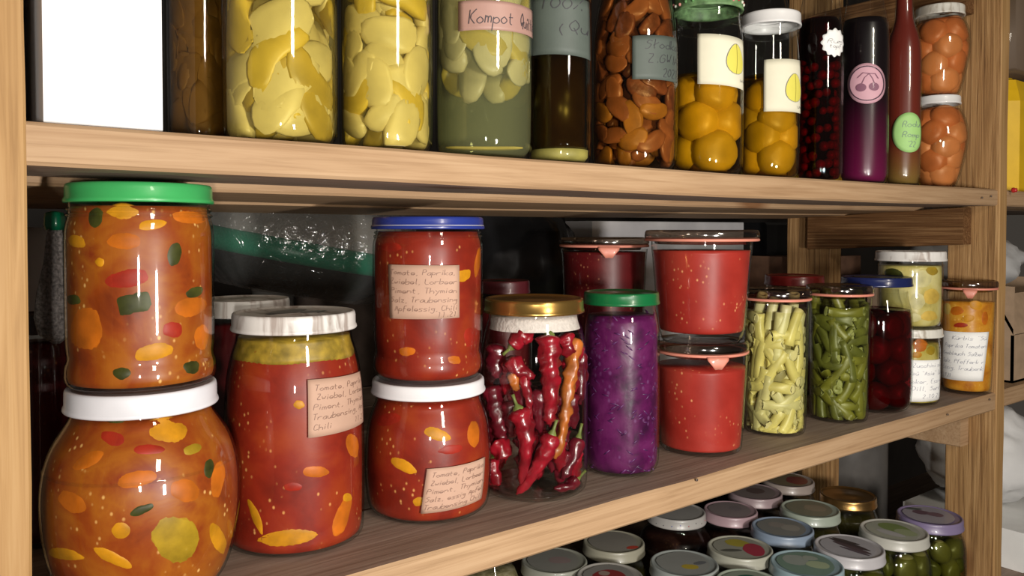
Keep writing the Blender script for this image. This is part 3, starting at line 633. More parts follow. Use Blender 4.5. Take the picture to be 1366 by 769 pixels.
# plum jar
def ballmesh(name, r, mt, seg=20, lump=.04, sx=1, sz=1, groove=0):
    V = []; Fc = []; n = seg // 2; sd = random.uniform(0, 50)
    for i in range(n + 1):
        t = pi * i / n
        for k in range(seg):
            p = 2 * pi * k / seg; d = Vector((sin(t) * cos(p), sin(t) * sin(p), cos(t))); l = 1 + lump * noise.noise(d * 1.6 + Vector((sd, 0, 0)))
            if groove: l -= groove * math.exp(-(p - pi) ** 2 / .02) * sin(t)
            V.append((d.x * r * l * sx, d.y * r * l * sx, d.z * r * l * sz))
    for i in range(n):
        for k in range(seg): a = i * seg + k; b = i * seg + (k + 1) % seg; Fc.append((a, a + seg, b + seg, b))
    me = bpy.data.meshes.new(name); me.from_pydata(V, [], Fc); me.materials.append(mt); me.polygons.foreach_set('use_smooth', [True] * len(Fc)); return me
def rq(): return Quaternion((random.gauss(0, 1), random.gauss(0, 1), random.gauss(0, 1), random.gauss(0, 1))).normalized()
def pack_balls(j, meshes, r, z0, z1, n, label, cat, name, group, gap=.0022, inner=True, per=None, pitch=1.6):
    """rows of fruit against the wall, one more in the middle of each row"""
    rows = max(1, int((z1 - z0) / (r * pitch))); 
    for k in range(rows):
        z = z0 + r + (z1 - z0 - 2 * r) * (k / max(1, rows - 1) if rows > 1 else 0); Rr = j.r(z) - gap - r * .86
        m_ = max(1, int(2 * pi * max(Rr, 1e-4) / (2 * r * .95))) if Rr > r * .45 else 1
        if per: m_ = per
        off = math.atan2(j.cd.y, j.cd.x) + (pi / m_ if k % 2 else 0) + (.45 if per else 0)
        for i in range(m_):
            a = off + 2 * pi * i / m_; zz = z + random.uniform(-.12, .12) * r
            Rq = min(Rr, j.r(zz) - gap - r * .86) if m_ > 1 else 0
            inst(name, random.choice(meshes), j.c + Vector((cos(a) * Rq, sin(a) * Rq, zz)), rq(), random.uniform(1.02, 1.12), label, cat, group, j)
        if inner and not per and Rr > r * 1.2: inst(name, random.choice(meshes), j.c + Vector((0, 0, z)), rq(), 1, label, cat, group)
j = Jar('preserve_jar', 'jar of whole dark plums in deep red juice with a blue lid', 'jar', 1167,
        [(34, 548), (45, 541), (49, 528), (50, 510), (50, 432), (48, 414), (43, 398), (42, 388)], LT, yb=551)
j.fill('juice', rimglass('plum_juice', (.40, .06, .08), (.12, .01, .02), .04, .02), y1=412, inset=.0014)
pl = plain('dark_plum', (.17, .014, .022), .4, var=.4, scale=40)
pack_balls(j, [ballmesh('plum', .0145, pl) for _ in range(3)], .0145, .004, j.zl(416), 0, 'whole dark red plum inside the blue-lidded jar', 'plum', 'plum', 'plums in the blue-lidded jar')
screw_lid(j, 49 * j.k, j.zl(381), j.zl(369), paint((.010, .016, .075), .25), prints=[(0, 0, .8, .8, 0, (.05, .04, .05)), (.2, -.2, .3, .2, .5, (.12, .10, .16))])
# small labelled jar with another on it
M['marb'] = marble('wood_print_lid', (.62, .60, .54), (.36, .32, .26))
veg = sauce('zucchini_chunks', [(.16, .13, .02), (.40, .32, .06), (.52, .44, .14)], (.6, .4, .1), .2, 40, .3)
j = Jar('preserve_jar', 'small jar with a handwritten white label, supporting a taller jar of pale vegetables', 'jar', 1212,
        [(34, 539), (40, 534), (42, 526), (42, 462), (40, 455), (40, 446)], LT, yb=541)
j.content = j.fill('vegetable_pickle', veg, y1=456); thread(j, j.zl(455), j.zl(448), 1)
for a in [(1226, 462, 20, 20, 0, org), (1240, 468, 14, 14, 0, olive), (1222, 474, 18, 10, 0, yel)]: j.chunk(*a)
screw_lid(j, 45 * j.k, j.zl(447), j.zl(436), M['marb'])
j.label([(1196, 479), (1253, 479), (1253, 532), (1196, 535)], M['paper'], [(.30, .17, .97, 'Zucchini sü'), (.30, .36, .97, 'sü "Asia" Zu'), (.30, .56, .97, 'cker, Essig'), (.30, .73, .97, 'Dill, Senf'), (.5, .92, .95, '2.10.21')], 'inkblue', size=.10)
lo = j
j = Jar('preserve_jar', 'taller jar of pale yellow-green pickled vegetables on top of the small labelled jar', 'jar', 1212,
        [(34, 436), (41, 432), (43.5, 422), (44, 400), (44, 358), (43, 352), (43, 345)], lo.lidtop, center=lo.c)
veg2 = sauce('pale_pickle', [(.26, .21, .05), (.52, .44, .14), (.62, .56, .27)], (.6, .45, .15), .2, 34, .3)
j.content = j.fill('vegetable_pickle', veg2, y1=354); thread(j, j.zl(357), j.zl(350), 1)
pale = soft('pale_flesh', (.60, .54, .26), .2); yl2 = soft('yellow_flesh', (.62, .42, .08), .2); 
for a in [(1228, 372, 30, 30, 0, pale), (1240, 396, 26, 26, 10, yl2), (1222, 402, 24, 28, 0, pale), (1238, 422, 26, 16, 0, yl2), (1190, 365, 30, 16, 10, green), (1240, 362, 20, 14, 0, olive), (1218, 424, 22, 14, 0, pale)]: j.chunk(*a)
screw_lid(j, 48.5 * j.k, j.zl(348), j.zl(335), M['streak'])
# right-hand jar
S5 = sauce('orange_pickle', [(.34, .10, .01), (.58, .24, .02), (.66, .34, .04)], (.8, .45, .1), .15, 45, .3)
j = weck('glass-lidded jar of orange pickle with a large handwritten white label beside the right post', 1289, [(29, 526), (33, 520), (34.5, 505), (38, 400), (38.5, 386)], LT, S5, 402, 41, 384, .009, 1292, yb=527, cname='orange_pickle')
for a in [(1275, 415, 22, 14, 0, org), (1300, 408, 20, 14, 10, yel), (1290, 425, 20, 12, -10, yel), (1262, 412, 12, 18, 0, yl2), (1312, 425, 10, 22, 0, org), (1280, 434, 24, 8, 0, red)]: j.chunk(*a)
j.label([(1256, 441), (1317, 443), (1310, 509), (1254, 503)], M['paper'], [(.30, .16, .96, 'Kürbis "Sü'), (.14, .32, .97, 'Paprika Tomaten'), (.10, .48, .92, 'Knoblauch Salbei'), (.10, .64, .97, 'Salz, Pfefferkör'), (.10, .78, .97, 'Essig, Traubenk'), (.05, .95, .35, '12.9.21')], 'inkblue', size=.08)
# ------------------------------------------------------------ UPPER SHELF
brine_q = rimglass('quince_syrup', (.97, .93, .62), (.62, .5, .12), .04, .02, vol=(.95, .80, .30), dens=2.5, white=.07, wcol=(.40, .30, .08))
def slice_mesh(name, L, Wd, T, bend, mt, seg=12):
    n = 11; V = []; Fc = []
    for i in range(n):
        t = i / (n - 1) * 2 - 1; ang = t * bend; R0 = L / (2 * bend)
        cx = R0 * sin(ang); cz = R0 * (cos(ang) - 1); e = sqrt(max(.02, 1 - abs(t) ** 2.6))
        for k in range(seg):
            a = 2 * pi * k / seg; ct, st = cos(a), sin(a)
            wv = Wd / 2 * e * (abs(ct) ** .7) * (1 if ct > 0 else -1); tv = T / 2 * (e ** .5) * (abs(st) ** .8) * (1 if st > 0 else -1) * (1 - .55 * (ct > 0) * abs(ct))
            rn = R0 + wv; V.append((rn * sin(ang) , rn * cos(ang) - R0, tv))
    for i in range(n - 1):
        for k in range(seg): a = i * seg + k; b = i * seg + (k + 1) % seg; Fc.append((a, b, b + seg, a + seg))
    Fc.append(tuple(range(seg))[::-1]); Fc.append(tuple((n - 1) * seg + k for k in range(seg)))
    me = bpy.data.meshes.new(name); me.from_pydata(V, [], Fc); me.materials.append(mt); me.polygons.foreach_set('use_smooth', [True] * len(Fc)); return me
def pack_slices(j, meshes, z0, z1, n, T, L, label, cat, name, group, layers=2, msel=None, front=None):
    for i in range(n):
        lay = i % 3 == 2 if layers > 1 else 0
        ph = (i * .5698403 + random.uniform(-.02, .02)) % 1 * 2 * pi; z = z0 + (z1 - z0) * ((i * .7548777 + random.uniform(-.03, .03)) % 1)
        d = Vector((cos(ph), sin(ph), 0)); tn = Vector((-d.y, d.x, 0)); a = random.uniform(0, 2 * pi)
        x = tn * cos(a) + Vector((0, 0, 1)) * sin(a); nrm = (d + tn * random.uniform(-.35, .35) + Vector((0, 0, random.uniform(-.3, .3)))).normalized(); x = (x - nrm * x.dot(nrm)).normalized(); yv = nrm.cross(x)
        R0 = j.r(z) - .0022 - T * .38; h = L * .16 * abs(x.dot(tn)); Rr = sqrt(max(1e-7, R0 * R0 - h * h)) - lay * T * 1.5
        rot = Matrix((x, yv, nrm)).transposed().to_quaternion()
        me = msel(z) if msel else random.choice(meshes)
        inst(name, me, j.c + d * Rr + Vector((0, 0, z)), rot, random.uniform(.95, 1.2), label, cat, group, j)
q1 = plain('quince_pale', (.57, .48, .26), .4, var=.14, scale=50); q2 = plain('quince_yellow', (.54, .39, .06), .4, var=.2, scale=50); q3 = plain('quince_deep', (.40, .28, .04), .4, var=.25, scale=50)
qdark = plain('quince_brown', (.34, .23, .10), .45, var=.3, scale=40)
# white carton
p0 = ony(58, 160, .012); p1 = ony(223, 175, .004)
cb = empty('carton', (p0.x, .012, UT), 'plain bright white carton at the left end of the upper shelf', 'box')
wv = p1.x - p0.x
mk('carton_body', *box(0, wv, 0, .11, .0005, .24, .0008), plain('white_card', (.88, .88, .90), .6, var=.01), cb, smooth=False)
mk('carton_flap', *box(.001, wv - .001, -.0008, 0, .16, .2398, .0001), plain('white_card_flap', (.86, .86, .88), .6, var=.01), cb, smooth=False)
dk = tag(mk('gap_shade_block', *box(0, .02, 0, .09, 0, .2, .002), plain('gap_shade_dark', (.035, .03, .03), .35, .4, var=.3), loc=(p0.x - .0245, .05, UT + .0005)), 'narrow dark block standing in for the shaded gap between left post and white carton', 'box')  # dark block paints the shade in the gap beside the carton
def tall(hw, top=-120, neck=None): return [(hw * .84, 0), (hw * .95, -1), (hw, -3), (hw, -20), (hw, top)]
def topjar(name, label, xc, prof, Y, cat='jar', glass='glass', smooth=2, group=None):
    return Jar(name, label, cat, xc, prof, UT - .002 if False else UT + sag(ony(xc, 300, Y).x, .0022) + .0004, Y=Y, smooth=smooth, glass=glass, group=group)
def P_(hw, b, pts): return [(hw * .80, b), (hw * .95, b - 3), (hw, b - 13)] + pts
# dark quince jar in the shadow
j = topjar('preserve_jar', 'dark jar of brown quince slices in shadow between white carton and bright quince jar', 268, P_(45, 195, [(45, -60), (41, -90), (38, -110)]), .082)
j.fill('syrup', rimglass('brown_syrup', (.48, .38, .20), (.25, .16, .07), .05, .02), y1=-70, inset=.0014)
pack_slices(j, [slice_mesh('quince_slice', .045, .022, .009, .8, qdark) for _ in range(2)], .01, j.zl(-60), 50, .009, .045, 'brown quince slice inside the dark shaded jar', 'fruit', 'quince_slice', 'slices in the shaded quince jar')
screw_lid(j, 42 * j.k, j.zl(-100), j.zl(-122), paint((.6, .6, .6)))
# bright quince jars
qm = [slice_mesh('quince_slice', L, Wd, .0105, b, mt) for (L, Wd, b, mt) in [(.046, .022, .8, q1), (.042, .026, .6, q1), (.05, .019, 1.0, q2), (.038, .024, .7, q1), (.044, .018, .9, q3)]]
j = topjar('preserve_jar', 'wide jar of pale yellow quince slices beside the dark shaded jar', 376, P_(77, 190, [(77, -60), (70, -95), (66, -110)]), .043)
j.fill('syrup', brine_q, y1=-70, inset=.0014)
pack_slices(j, qm, .012, j.zl(-60), 62, .0105, .045, 'pale yellow quince slice in the wide quince jar', 'fruit', 'quince_slice', 'slices in the wide quince jar')
screw_lid(j, 72 * j.k, j.zl(-98), j.zl(-124), paint((.6, .6, .6)))
j = topjar('preserve_jar', 'narrower jar packed with pale quince pieces left of the jar with a pink label', 516, P_(62.5, 202, [(62.5, -50), (57, -85), (54, -100)]), .040)
j.fill('syrup', brine_q, y1=-60, inset=.0014)
qm3 = [slice_mesh('quince_slice', L, Wd, .011, b, mt) for (L, Wd, b, mt) in [(.034, .020, .8, q1), (.030, .022, .6, q1), (.036, .016, 1.0, q2), (.030, .018, .7, q1)]]
pack_slices(j, qm3, .012, j.zl(-52), 70, .011, .032, 'pale quince piece in the narrower quince jar', 'fruit', 'quince_slice', 'pieces in the narrower quince jar')
screw_lid(j, 59 * j.k, j.zl(-88), j.zl(-110), paint((.6, .6, .6)))
j = topjar('preserve_jar', 'jar of quince compote with a pink handwritten label, clear syrup in its lower half', 646, P_(65, 207, [(65, -40), (60, -75), (56, -92)]), .043)
j.fill('syrup', rimglass('clear_syrup', (.92, .93, .78), (.55, .56, .3), .04, .03, vol=(.80, .80, .50), dens=6, white=.22, wcol=(.30, .31, .15)), y1=-55, inset=.0014)
pack_slices(j, qm3, j.zl(108), j.zl(-45), 56, .011, .032, 'quince piece floating in the compote jar with a pink label', 'fruit', 'quince_slice', 'pieces floating in the compote jar')
j.lab = None
j.label([(614, 2), (709, 15), (710, 52), (614, 42)], M['pinktape'], [(.12, .78, .62, 'Kompot'), (.70, .80, .99, 'Quitte')], 'ink', size=.48)
inst('quince_slice', slice_mesh('quince_slice', .055, .012, .003, .5, q2), j.c + j.cd * .004 + Vector((0, 0, .009)), Matrix((j.rt, j.v, Vector((0, 0, 1)))).transposed().to_quaternion(), 1, 'thin quince slice lying on the bottom of the compote jar', 'fruit', None)
screw_lid(j, 62 * j.k, j.zl(-78), j.zl(-100), paint((.6, .6, .6)))
j = topjar('preserve_jar', 'slim jar of dark olive quince juice with a grey tape label', 746, P_(42.5, 218, [(42.5, -30), (38, -60), (33, -80)]), .036)
j.fill('juice', rimglass('olive_juice', (.50, .42, .16), (.40, .36, .08), .04, .03), y1=78, z0=.012, inset=.0014)
mk('juice_core', *lathe([(j.r(.02) * .80, .012), (j.r(.03) * .80, j.zl(80))], 40), plain('dark_juice', (.05, .025, .008), .3, var=.2), j.root)
mk('sediment', *lathe([(j.r(.003) * .86, .003), (j.r(.006) - .002, .006), (j.r(.011) - .002, .0112)], 40), plain('pale_sediment', (.30, .26, .06), .6, var=.3), j.root)
j.label([(706, 0), (784, 3), (786, 81), (706, 76)], M['greypaper'], [(.25, .22, .85, '100%'), (.42, .68, .58, '('), (.62, .60, .95, 'Qu')], 'ink', size=.20, name='tape_label')
screw_lid(j, 38 * j.k, j.zl(-66), j.zl(-84), paint((.6, .6, .6)))
# brown plum pieces
pb = [plain('plum_piece_brown', (.15, .068, .042), .35, var=.5, scale=120, bump=.8), plain('plum_piece_tan', (.27, .135, .07), .35, var=.3, scale=60), plain('plum_piece_gold', (.34, .21, .045), .35, var=.3, scale=60)]
pm = [[slice_mesh('plum_piece', L, .014, .009, b, m_) for (L, b) in ((.026, .8), (.022, 1.1))] for m_ in pb]
j = topjar('preserve_jar', 'jar of brown plum pieces with a dark grey handwritten label', 846, P_(57.5, 223, [(57.5, 100), (57, 60), (52, 20), (44, -15), (40, -30)]), .045)
zt = j.zl(60); zm = j.zl(150)
j.fill('syrup', rimglass('brown_clear_syrup', (.85, .62, .36), (.45, .22, .08), .04, .02), y1=-20, inset=.0014)
pack_slices(j, None, .008, j.zl(-8), 130, .009, .024, 'brown plum piece inside the jar with the dark grey label', 'fruit', 'plum_piece', 'plum pieces in the brown jar', msel=lambda z: random.choice(pm[0] + pm[0] + pm[1]) if z > zt else (random.choice(pm[1] + pm[0] + pm[1]) if z > zm * 1 else random.choice(pm[2] + pm[1])))
j.label([(843, 48), (899, 51), (900, 111), (843, 106)], M['greypaper'], [(.22, .30, .98, 'Słodka'), (.25, .62, .98, 'Z.GWIA'), (.55, .93, .98, '2021')], 'ink', size=.20, name='tape_label')
screw_lid(j, 46 * j.k, j.zl(-28), j.zl(-46), paint((.6, .6, .6)))
# yellow plum jars
syr = rimglass('amber_syrup', (.90, .72, .30), (.55, .33, .06), .04, .03)
mir = [plain('yellow_plum_' + n_, c, .4, var=.25, scale=30) for n_, c in (('olive', (.44, .32, .025)), ('gold', (.52, .36, .03)))]
corem = plain('cloudy_amber_syrup', (.22, .11, .015), .5, var=.3, scale=25)
def plum_drawing(j, cx, cy, sx, sy):
    uv = j.uv; el = [(cx + sx * cos(t) + .03 * sin(2 * t), cy + sy * sin(t)) for t in [2 * pi * i / 20 for i in range(20)]]
    V, Fc = j.poly(el, uv, .0010, (cx, cy)); mk('drawn_plum', V, Fc, paint((.68, .62, .10), .7), j.lab)
    j.draw(el, uv, M['inkblue'], .0013, .00016, closed=True)
    j.draw([(cx + sx * .1 * sin(t * 3), cy - sy + 2 * sy * t) for t in [i / 8 for i in range(9)]], uv, paint((.35, .30, .05), .7), .0014, .00016)
j = topjar('preserve_jar', 'jar of large yellow plums with cream label and green patterned lid', 943, P_(48, 229, [(48, 100), (47, 60), (45, 45), (42, 32), (42, 18)]), .043)
j.fill('syrup', syr, y1=103, inset=.0014)
mk('syrup_core', *lathe([(j.r(.004) * .62, .004), (j.r(.03) * .62, j.zl(106))], 40), corem, j.root)
pack_balls(j, [ballmesh('yellow_plum', .018, m_, groove=.05, sz=1.0) for m_ in mir], .018, .004, j.zl(100), 0, 'yellow plum in the jar with the patterned lid', 'fruit', 'yellow_plum', 'plums in the jar with the patterned lid', per=3, pitch=1.25)
thread(j, j.zl(45), j.zl(22), 2)
j.label([(930, 45), (991, 56), (989, 121), (930, 112)], M['creampaper'], [(.82, .86, 1.0, 'uw')], 'ink', size=.09)
plum_drawing(j, .70, .44, .20, .30)
M['cloth'] = None
lid = screw_lid(j, 46.5 * j.k, j.zl(18), j.zl(-2), plain('patterned_lid_green', (.12, .22, .09), .6, var=.6, scale=120))
R = 46.5 * j.k
for i in range(26):
    ph = i / 26 * 2 * pi; cc = random.choice([(.55, .02, .03), (.6, .6, .5), (.10, .25, .08), (.62, .25, .22)]); z_ = (j.zl(18) + j.zl(-2)) / 2 + random.uniform(-.002, .002)
    mk('berry_motif', *lathe([(.0002, -.0016), (.0013, -.0008), (.0014, .0006), (.0002, .0014)], 8), paint(cc, .6), lid, loc=(cos(ph) * R * .995, sin(ph) * R * .995, z_))
j = topjar('preserve_jar', 'jar of yellow plums with white lid and cream label beside the dark bottles', 1026, P_(40.5, 235, [(40.5, 120), (40, 95), (38, 68), (36, 50), (36, 36)]), .042)
j.fill('syrup', syr, y1=104, inset=.0014)
mk('syrup_core', *lathe([(j.r(.004) * .62, .004), (j.r(.03) * .62, j.zl(108))], 40), corem, j.root)
pack_balls(j, [ballmesh('yellow_plum', .017, m_, groove=.05) for m_ in mir], .017, .004, j.zl(108), 0, 'yellow plum in the white-lidded jar', 'fruit', 'yellow_plum', 'plums in the white-lidded jar', per=3, pitch=1.25)
screw_lid(j, 40.5 * j.k, j.zl(38), j.zl(21), paint((.72, .71, .70), .35)); thread(j, j.zl(52), j.zl(41), 1)
j.label([(1018, 80), (1066, 82), (1066, 152), (1018, 149)], M['creampaper'], [(.80, .92, .99, 'uw')], 'ink', size=.09)
plum_drawing(j, .70, .54, .24, .27)
# bottles
dp = rimglass('berry_juice', (.42, .03, .07), (.12, .004, .02), .04, .03)
j = topjar('bottle', 'dark bottle full of red berries with a scalloped white label', 1092, P_(31, 240, [(31, 110), (31, 60), (29.5, 30), (25, 0), (17, -30), (12, -70)]), .038, cat='bottle')
j.fill('juice', dp, y1=28, inset=.0012)
bm_ = [ballmesh('berry', .0048, plain('berry_red', (.22, .012, .03), .35, var=.4), 12)]
for i in range(90):
    ph = (i * .5698403) % 1 * 2 * pi; z = .004 + (j.zl(75) - .004) * ((i * .7548777) % 1); Rr = j.r(z) - .0022 - .0048
    inst('berry', bm_[0], j.c + Vector((cos(ph) * Rr, sin(ph) * Rr, z)), rq(), random.uniform(.8, 1.1), 'dark red berry inside the bottle with the scalloped label', 'berry', 'berries in the dark bottle')
mk('juice_core', *lathe([(j.r(.02) * .62, .004), (j.r(.03) * .62, j.zl(85)), (j.r(j.zl(60)) * .9, j.zl(78)), (j.r(j.zl(40)) * .9, j.zl(38)), (j.r(j.zl(30)) * .9, j.zl(29))], 40), plain('black_juice', (.010, .003, .005), .25, var=.2), j.root)
sc = [(.5 + .46 * (1 + .07 * cos(t * 12)) * cos(t), .5 + .46 * (1 + .07 * cos(t * 12)) * sin(t)) for t in [2 * pi * i / 96 for i in range(96)]]
j.label([(1092, 38), (1121, 38), (1121, 79), (1092, 76)], M['paper'], [(.22, .52, .85, 'Rum'), (.30, .68, .8, 'topf')], 'ink', size=.14, shape=sc, off=.0009)
j = topjar('bottle', 'dark purple bottle with a round pink label showing two cherries', 1151, P_(33, 243, [(33, 110), (33, 60), (32.5, 40), (28, 18), (25, 0), (20, -35), (12, -80)]), .041, cat='bottle')
M['darkj'] = None
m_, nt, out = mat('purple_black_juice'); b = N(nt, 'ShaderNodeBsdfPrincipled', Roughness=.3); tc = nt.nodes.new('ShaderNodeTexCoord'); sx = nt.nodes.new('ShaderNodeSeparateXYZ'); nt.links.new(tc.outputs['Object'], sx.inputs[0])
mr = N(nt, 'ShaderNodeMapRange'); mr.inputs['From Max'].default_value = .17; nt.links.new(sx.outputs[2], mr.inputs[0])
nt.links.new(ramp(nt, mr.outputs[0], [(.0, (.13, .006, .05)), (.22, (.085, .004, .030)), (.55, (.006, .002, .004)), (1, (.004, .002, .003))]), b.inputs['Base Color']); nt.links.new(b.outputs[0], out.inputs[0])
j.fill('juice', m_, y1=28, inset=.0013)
circ = [(.5 + .5 * cos(t), .5 + .5 * sin(t)) for t in [2 * pi * i / 48 for i in range(48)]]
j.label([(1129, 86), (1178, 86), (1178, 140), (1129, 140)], plain('pink_sticker', (.60, .34, .40), .6, var=.06), shape=circ, label='round pink sticker with two drawn cherries')
j.draw([(.5 + .42 * cos(t), .5 + .42 * sin(t)) for t in [2 * pi * i / 40 for i in range(40)]], j.uv, paint((.06, .03, .05), .6), .0012, .0005, closed=True)
ck = paint((.22, .09, .14), .6)
for cx, cy in ((.36, .60), (.66, .58)):
    V, Fc = j.poly([(cx + .12 * cos(t), cy + .10 * sin(t)) for t in [2 * pi * i / 16 for i in range(16)]], j.uv, .0012, (cx, cy)); mk('drawn_cherry', V, Fc, ck, j.lab)
j.draw([(.38, .50), (.44, .36), (.54, .26), (.62, .38), (.66, .48)], j.uv, ck, .0013, .0003); j.draw([(.54, .26), (.40, .24), (.28, .36)], j.uv, ck, .0013, .0004); j.draw([(.54, .26), (.68, .26), (.76, .38)], j.uv, ck, .0013, .0004)
j = topjar('bottle', 'slim red-brown bottle with a round green label beside the two stacked peach jars', 1203, P_(24.5, 243, [(24.5, 110), (24.5, 70), (21, 48), (14, 32), (12, 15), (12, -60)]), .034, cat='bottle')
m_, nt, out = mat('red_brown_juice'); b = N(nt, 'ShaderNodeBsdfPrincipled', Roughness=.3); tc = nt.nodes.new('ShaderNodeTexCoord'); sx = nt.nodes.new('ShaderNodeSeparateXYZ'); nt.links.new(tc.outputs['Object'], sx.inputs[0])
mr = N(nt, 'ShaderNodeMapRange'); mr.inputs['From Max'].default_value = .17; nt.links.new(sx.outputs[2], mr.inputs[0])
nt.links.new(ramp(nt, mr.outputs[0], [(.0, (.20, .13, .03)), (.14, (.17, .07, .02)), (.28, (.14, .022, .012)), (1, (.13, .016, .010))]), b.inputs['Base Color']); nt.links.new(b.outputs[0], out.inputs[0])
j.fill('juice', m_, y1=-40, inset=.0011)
j.label([(1189, 151), (1232, 152), (1232, 205), (1189, 204)], plain('green_sticker', (.34, .60, .20), .6, var=.06), [(.30, .36, .85, 'Rodu'), (.30, .62, .85, 'Romp'), (.42, .86, .7, "'22")], 'inkblue', size=.15, shape=circ, label='round green sticker')
# peach jars
peach = [plain('peach_flesh', (.60, .30, .14), .4, var=.15, scale=30), plain('peach_flesh_deep', (.50, .20, .08), .4, var=.2, scale=30)]
syp = rimglass('peach_syrup', (.97, .80, .62), (.7, .42, .25), .04, .03)
def peachjar(label, grp, base, prof, lidy, lidR, lmat, Y, lab2, center=None):
    j = Jar('preserve_jar', label, 'jar', 1250, prof, base, Y=Y, center=center)
    j.fill('syrup', syp, y1=lidy[0] + 6, inset=.0014)
    za = .003; zb = j.zl(lidy[0] + 4); mk('peach_core', *lathe([(max(.002, j.r(za + (zb - za) * i / 14) * .70 - .001), za + (zb - za) * i / 14) for i in range(15)], 40, fn=lambda a, z: 1 + .05 * noise.noise(Vector((cos(a) * 2, sin(a) * 2, z * 40)))), peach[1], j.root)
    pack_balls(j, [ballmesh('peach_half', .017, m_, sz=.9, groove=.06) for m_ in peach], .017, .003, j.zl(lidy[0] + 3), 0, lab2, 'fruit', 'peach_half', grp, per=4, pitch=1.1)
    screw_lid(j, lidR * j.k, j.zl(lidy[0]), j.zl(lidy[1]), lmat); return j
pj = peachjar('lower of two stacked bulbous peach jars, plain white lid', 'peaches in the lower bulbous jar', UT + .0002, [(22, 246), (27, 243), (33, 225), (40, 195), (41, 180), (37, 160), (30, 148), (28, 138)], (141, 130), 30, paint((.74, .73, .72), .35), .050, 'peach half in the lower bulbous jar')
peachjar('upper of two stacked bulbous peach jars, lid printed like pale wood', 'peaches in the upper bulbous jar', pj.lidtop + .0002, [(24, 129), (29, 126), (36, 100), (41.5, 70), (42, 55), (38, 38), (32, 28), (31, 20)], (24, 11), 34, M['marb'], .050, 'peach half in the upper bulbous jar', pj.c)
# clear jar behind, yellow canister behind, and next bay
j = topjar('preserve_jar', 'empty clear glass jar standing behind the white-lidded plum jar', 1018, [(30, 200), (36, 196), (38, 180), (38, 60), (34, 20), (26, -10), (26, -30)], .15)
def canister(name, label, x, y, z, w_, d_, h_, col):
    e = empty(name, (x, y, z), label, 'container')
    pr = []
    V, Fc = box(0, h_, -d_ / 2, d_ / 2, -w_ / 2, w_ / 2, .012, 10, lambda a, b, c: (0, -b * .25 * max(0, (a - h_ * .82) / (h_ * .18)), -c * .25 * max(0, (a - h_ * .82) / (h_ * .18))))
    mk('canister_body', [(v[2], v[1], v[0] + .0005) for v in V], [tuple(reversed(f)) for f in Fc], paint(col, .4), e, smooth=False)
    mk('cap', *lathe([(.014, h_ + .0005), (.014, h_ + .012), (.012, h_ + .014)], 24), paint((.7, .45, .02), .4), e)
    return e
canister('canister', 'yellow plastic container behind the stacked peach jars', .985, .21, UT - .010, .09, .07, .15, (.70, .42, .01))
q = ony(1362, 150, .03)
canister('canister', 'yellow plastic container in the next bay right of the right post', q.x + .05, .075, UT, .13, .09, .155, (.78, .48, .01))
tag(mk('wooden_box', *box(0, .18, 0, .14, .165, .30, .002), paint((.12, .08, .05), .6), loc=(q.x - .02, .03, UT)), 'dark wooden box above the yellow container in the next bay', 'box')
# red push pin
pp = ony(1349, 254, -.003)
e = empty('push_pin', pp, 'small red pin pressed into the right post', 'pin')
o = mk('pin_head', *lathe([(.001, 0), (.0030, .001), (.0034, .003), (.0024, .0045), (.0026, .006), (.001, .0066)], 16), paint((.45, .02, .02), .3), e); o.rotation_euler = (pi / 2, 0, 0)
# next bay: bags and boxes
def sheet(name, mt, fn, nu, nv, label, cat, th=.0006, parent=None):
    V = [fn(i / nu, k / nv) for k in range(nv + 1) for i in range(nu + 1)]; Fc = [(k * (nu + 1) + i, k * (nu + 1) + i + 1, (k + 1) * (nu + 1) + i + 1, (k + 1) * (nu + 1) + i) for k in range(nv) for i in range(nu)]
    o = mk(name, V, Fc, mt, parent)
    if label: tag(o, label, cat)
    return o
def crumple(name, c, rx, ry, rz, mt, label, cat, amp=.25, f=16, seg=48, ridge=True):
    V = []; Fc = []; n = seg // 2; c = Vector(c)
    for i in range(n + 1):
        t = pi * i / n
        for k in range(seg):
            p = 2 * pi * k / seg; d = Vector((sin(t) * cos(p), sin(t) * sin(p), cos(t))); q = Vector((d.x * rx, d.y * ry, d.z * rz))
            v = noise.noise((q + c) * f); v2 = 1 - abs(noise.noise((q + c) * f * 2.2 + Vector((5, 5, 5)))) * 2; l = 1 + amp * (v * .6 + (v2 - .6) * .35 if ridge else v)
            V.append(tuple(Vector((q.x * l, q.y * l, max(-rz, q.z * l)))))
    for i in range(n):
        for k in range(seg): a = i * seg + k; b = i * seg + (k + 1) % seg; Fc.append((a, a + seg, b + seg, b))
    return tag(mk(name, V, Fc, mt, loc=c), label, cat)
cardm = plain('cardboard', (.36, .25, .16), .8, var=.12, scale=60)
a = ony(1352, 430, .012)
bx = empty('cardboard_box', (a.x, .012, LT), 'open brown cardboard box on the shelf of the next bay', 'box')
Wb, Db, Hb = .26, .2, .125
for nm, d in (('box_panel', (0, Wb, 0, .003, 0, .062)), ('box_panel', (0, Wb, Db - .003, Db, 0, Hb)), ('box_panel', (0, .003, 0, Db, 0, Hb)), ('box_panel', (Wb - .003, Wb, 0, Db, 0, Hb)), ('box_bottom', (0, Wb, 0, Db, 0, .003))):
    mk(nm, *box(*d), cardm, bx, smooth=False)
o = mk('box_flap', *box(0, Wb, -.0035, 0, 0, .055), cardm, bx, smooth=False); o.location = (0, 0, .0625); o.rotation_euler = (-.5, 0, 0)
bagm = rimglass('cloudy_plastic', (.55, .56, .6), (.4, .4, .45), .2, .2, wrinkle=40, white=.55)
crumple('plastic_bag', (a.x + .10, .12, LT + .150), .10, .08, .036, bagm, 'crumpled cloudy plastic bag on the cardboard box in the next bay', 'bag', .3, 22)
clothm = plain('white_fabric', (.66, .66, .66), .8, var=.06, scale=30)
a = ony(1354, 620, .02)
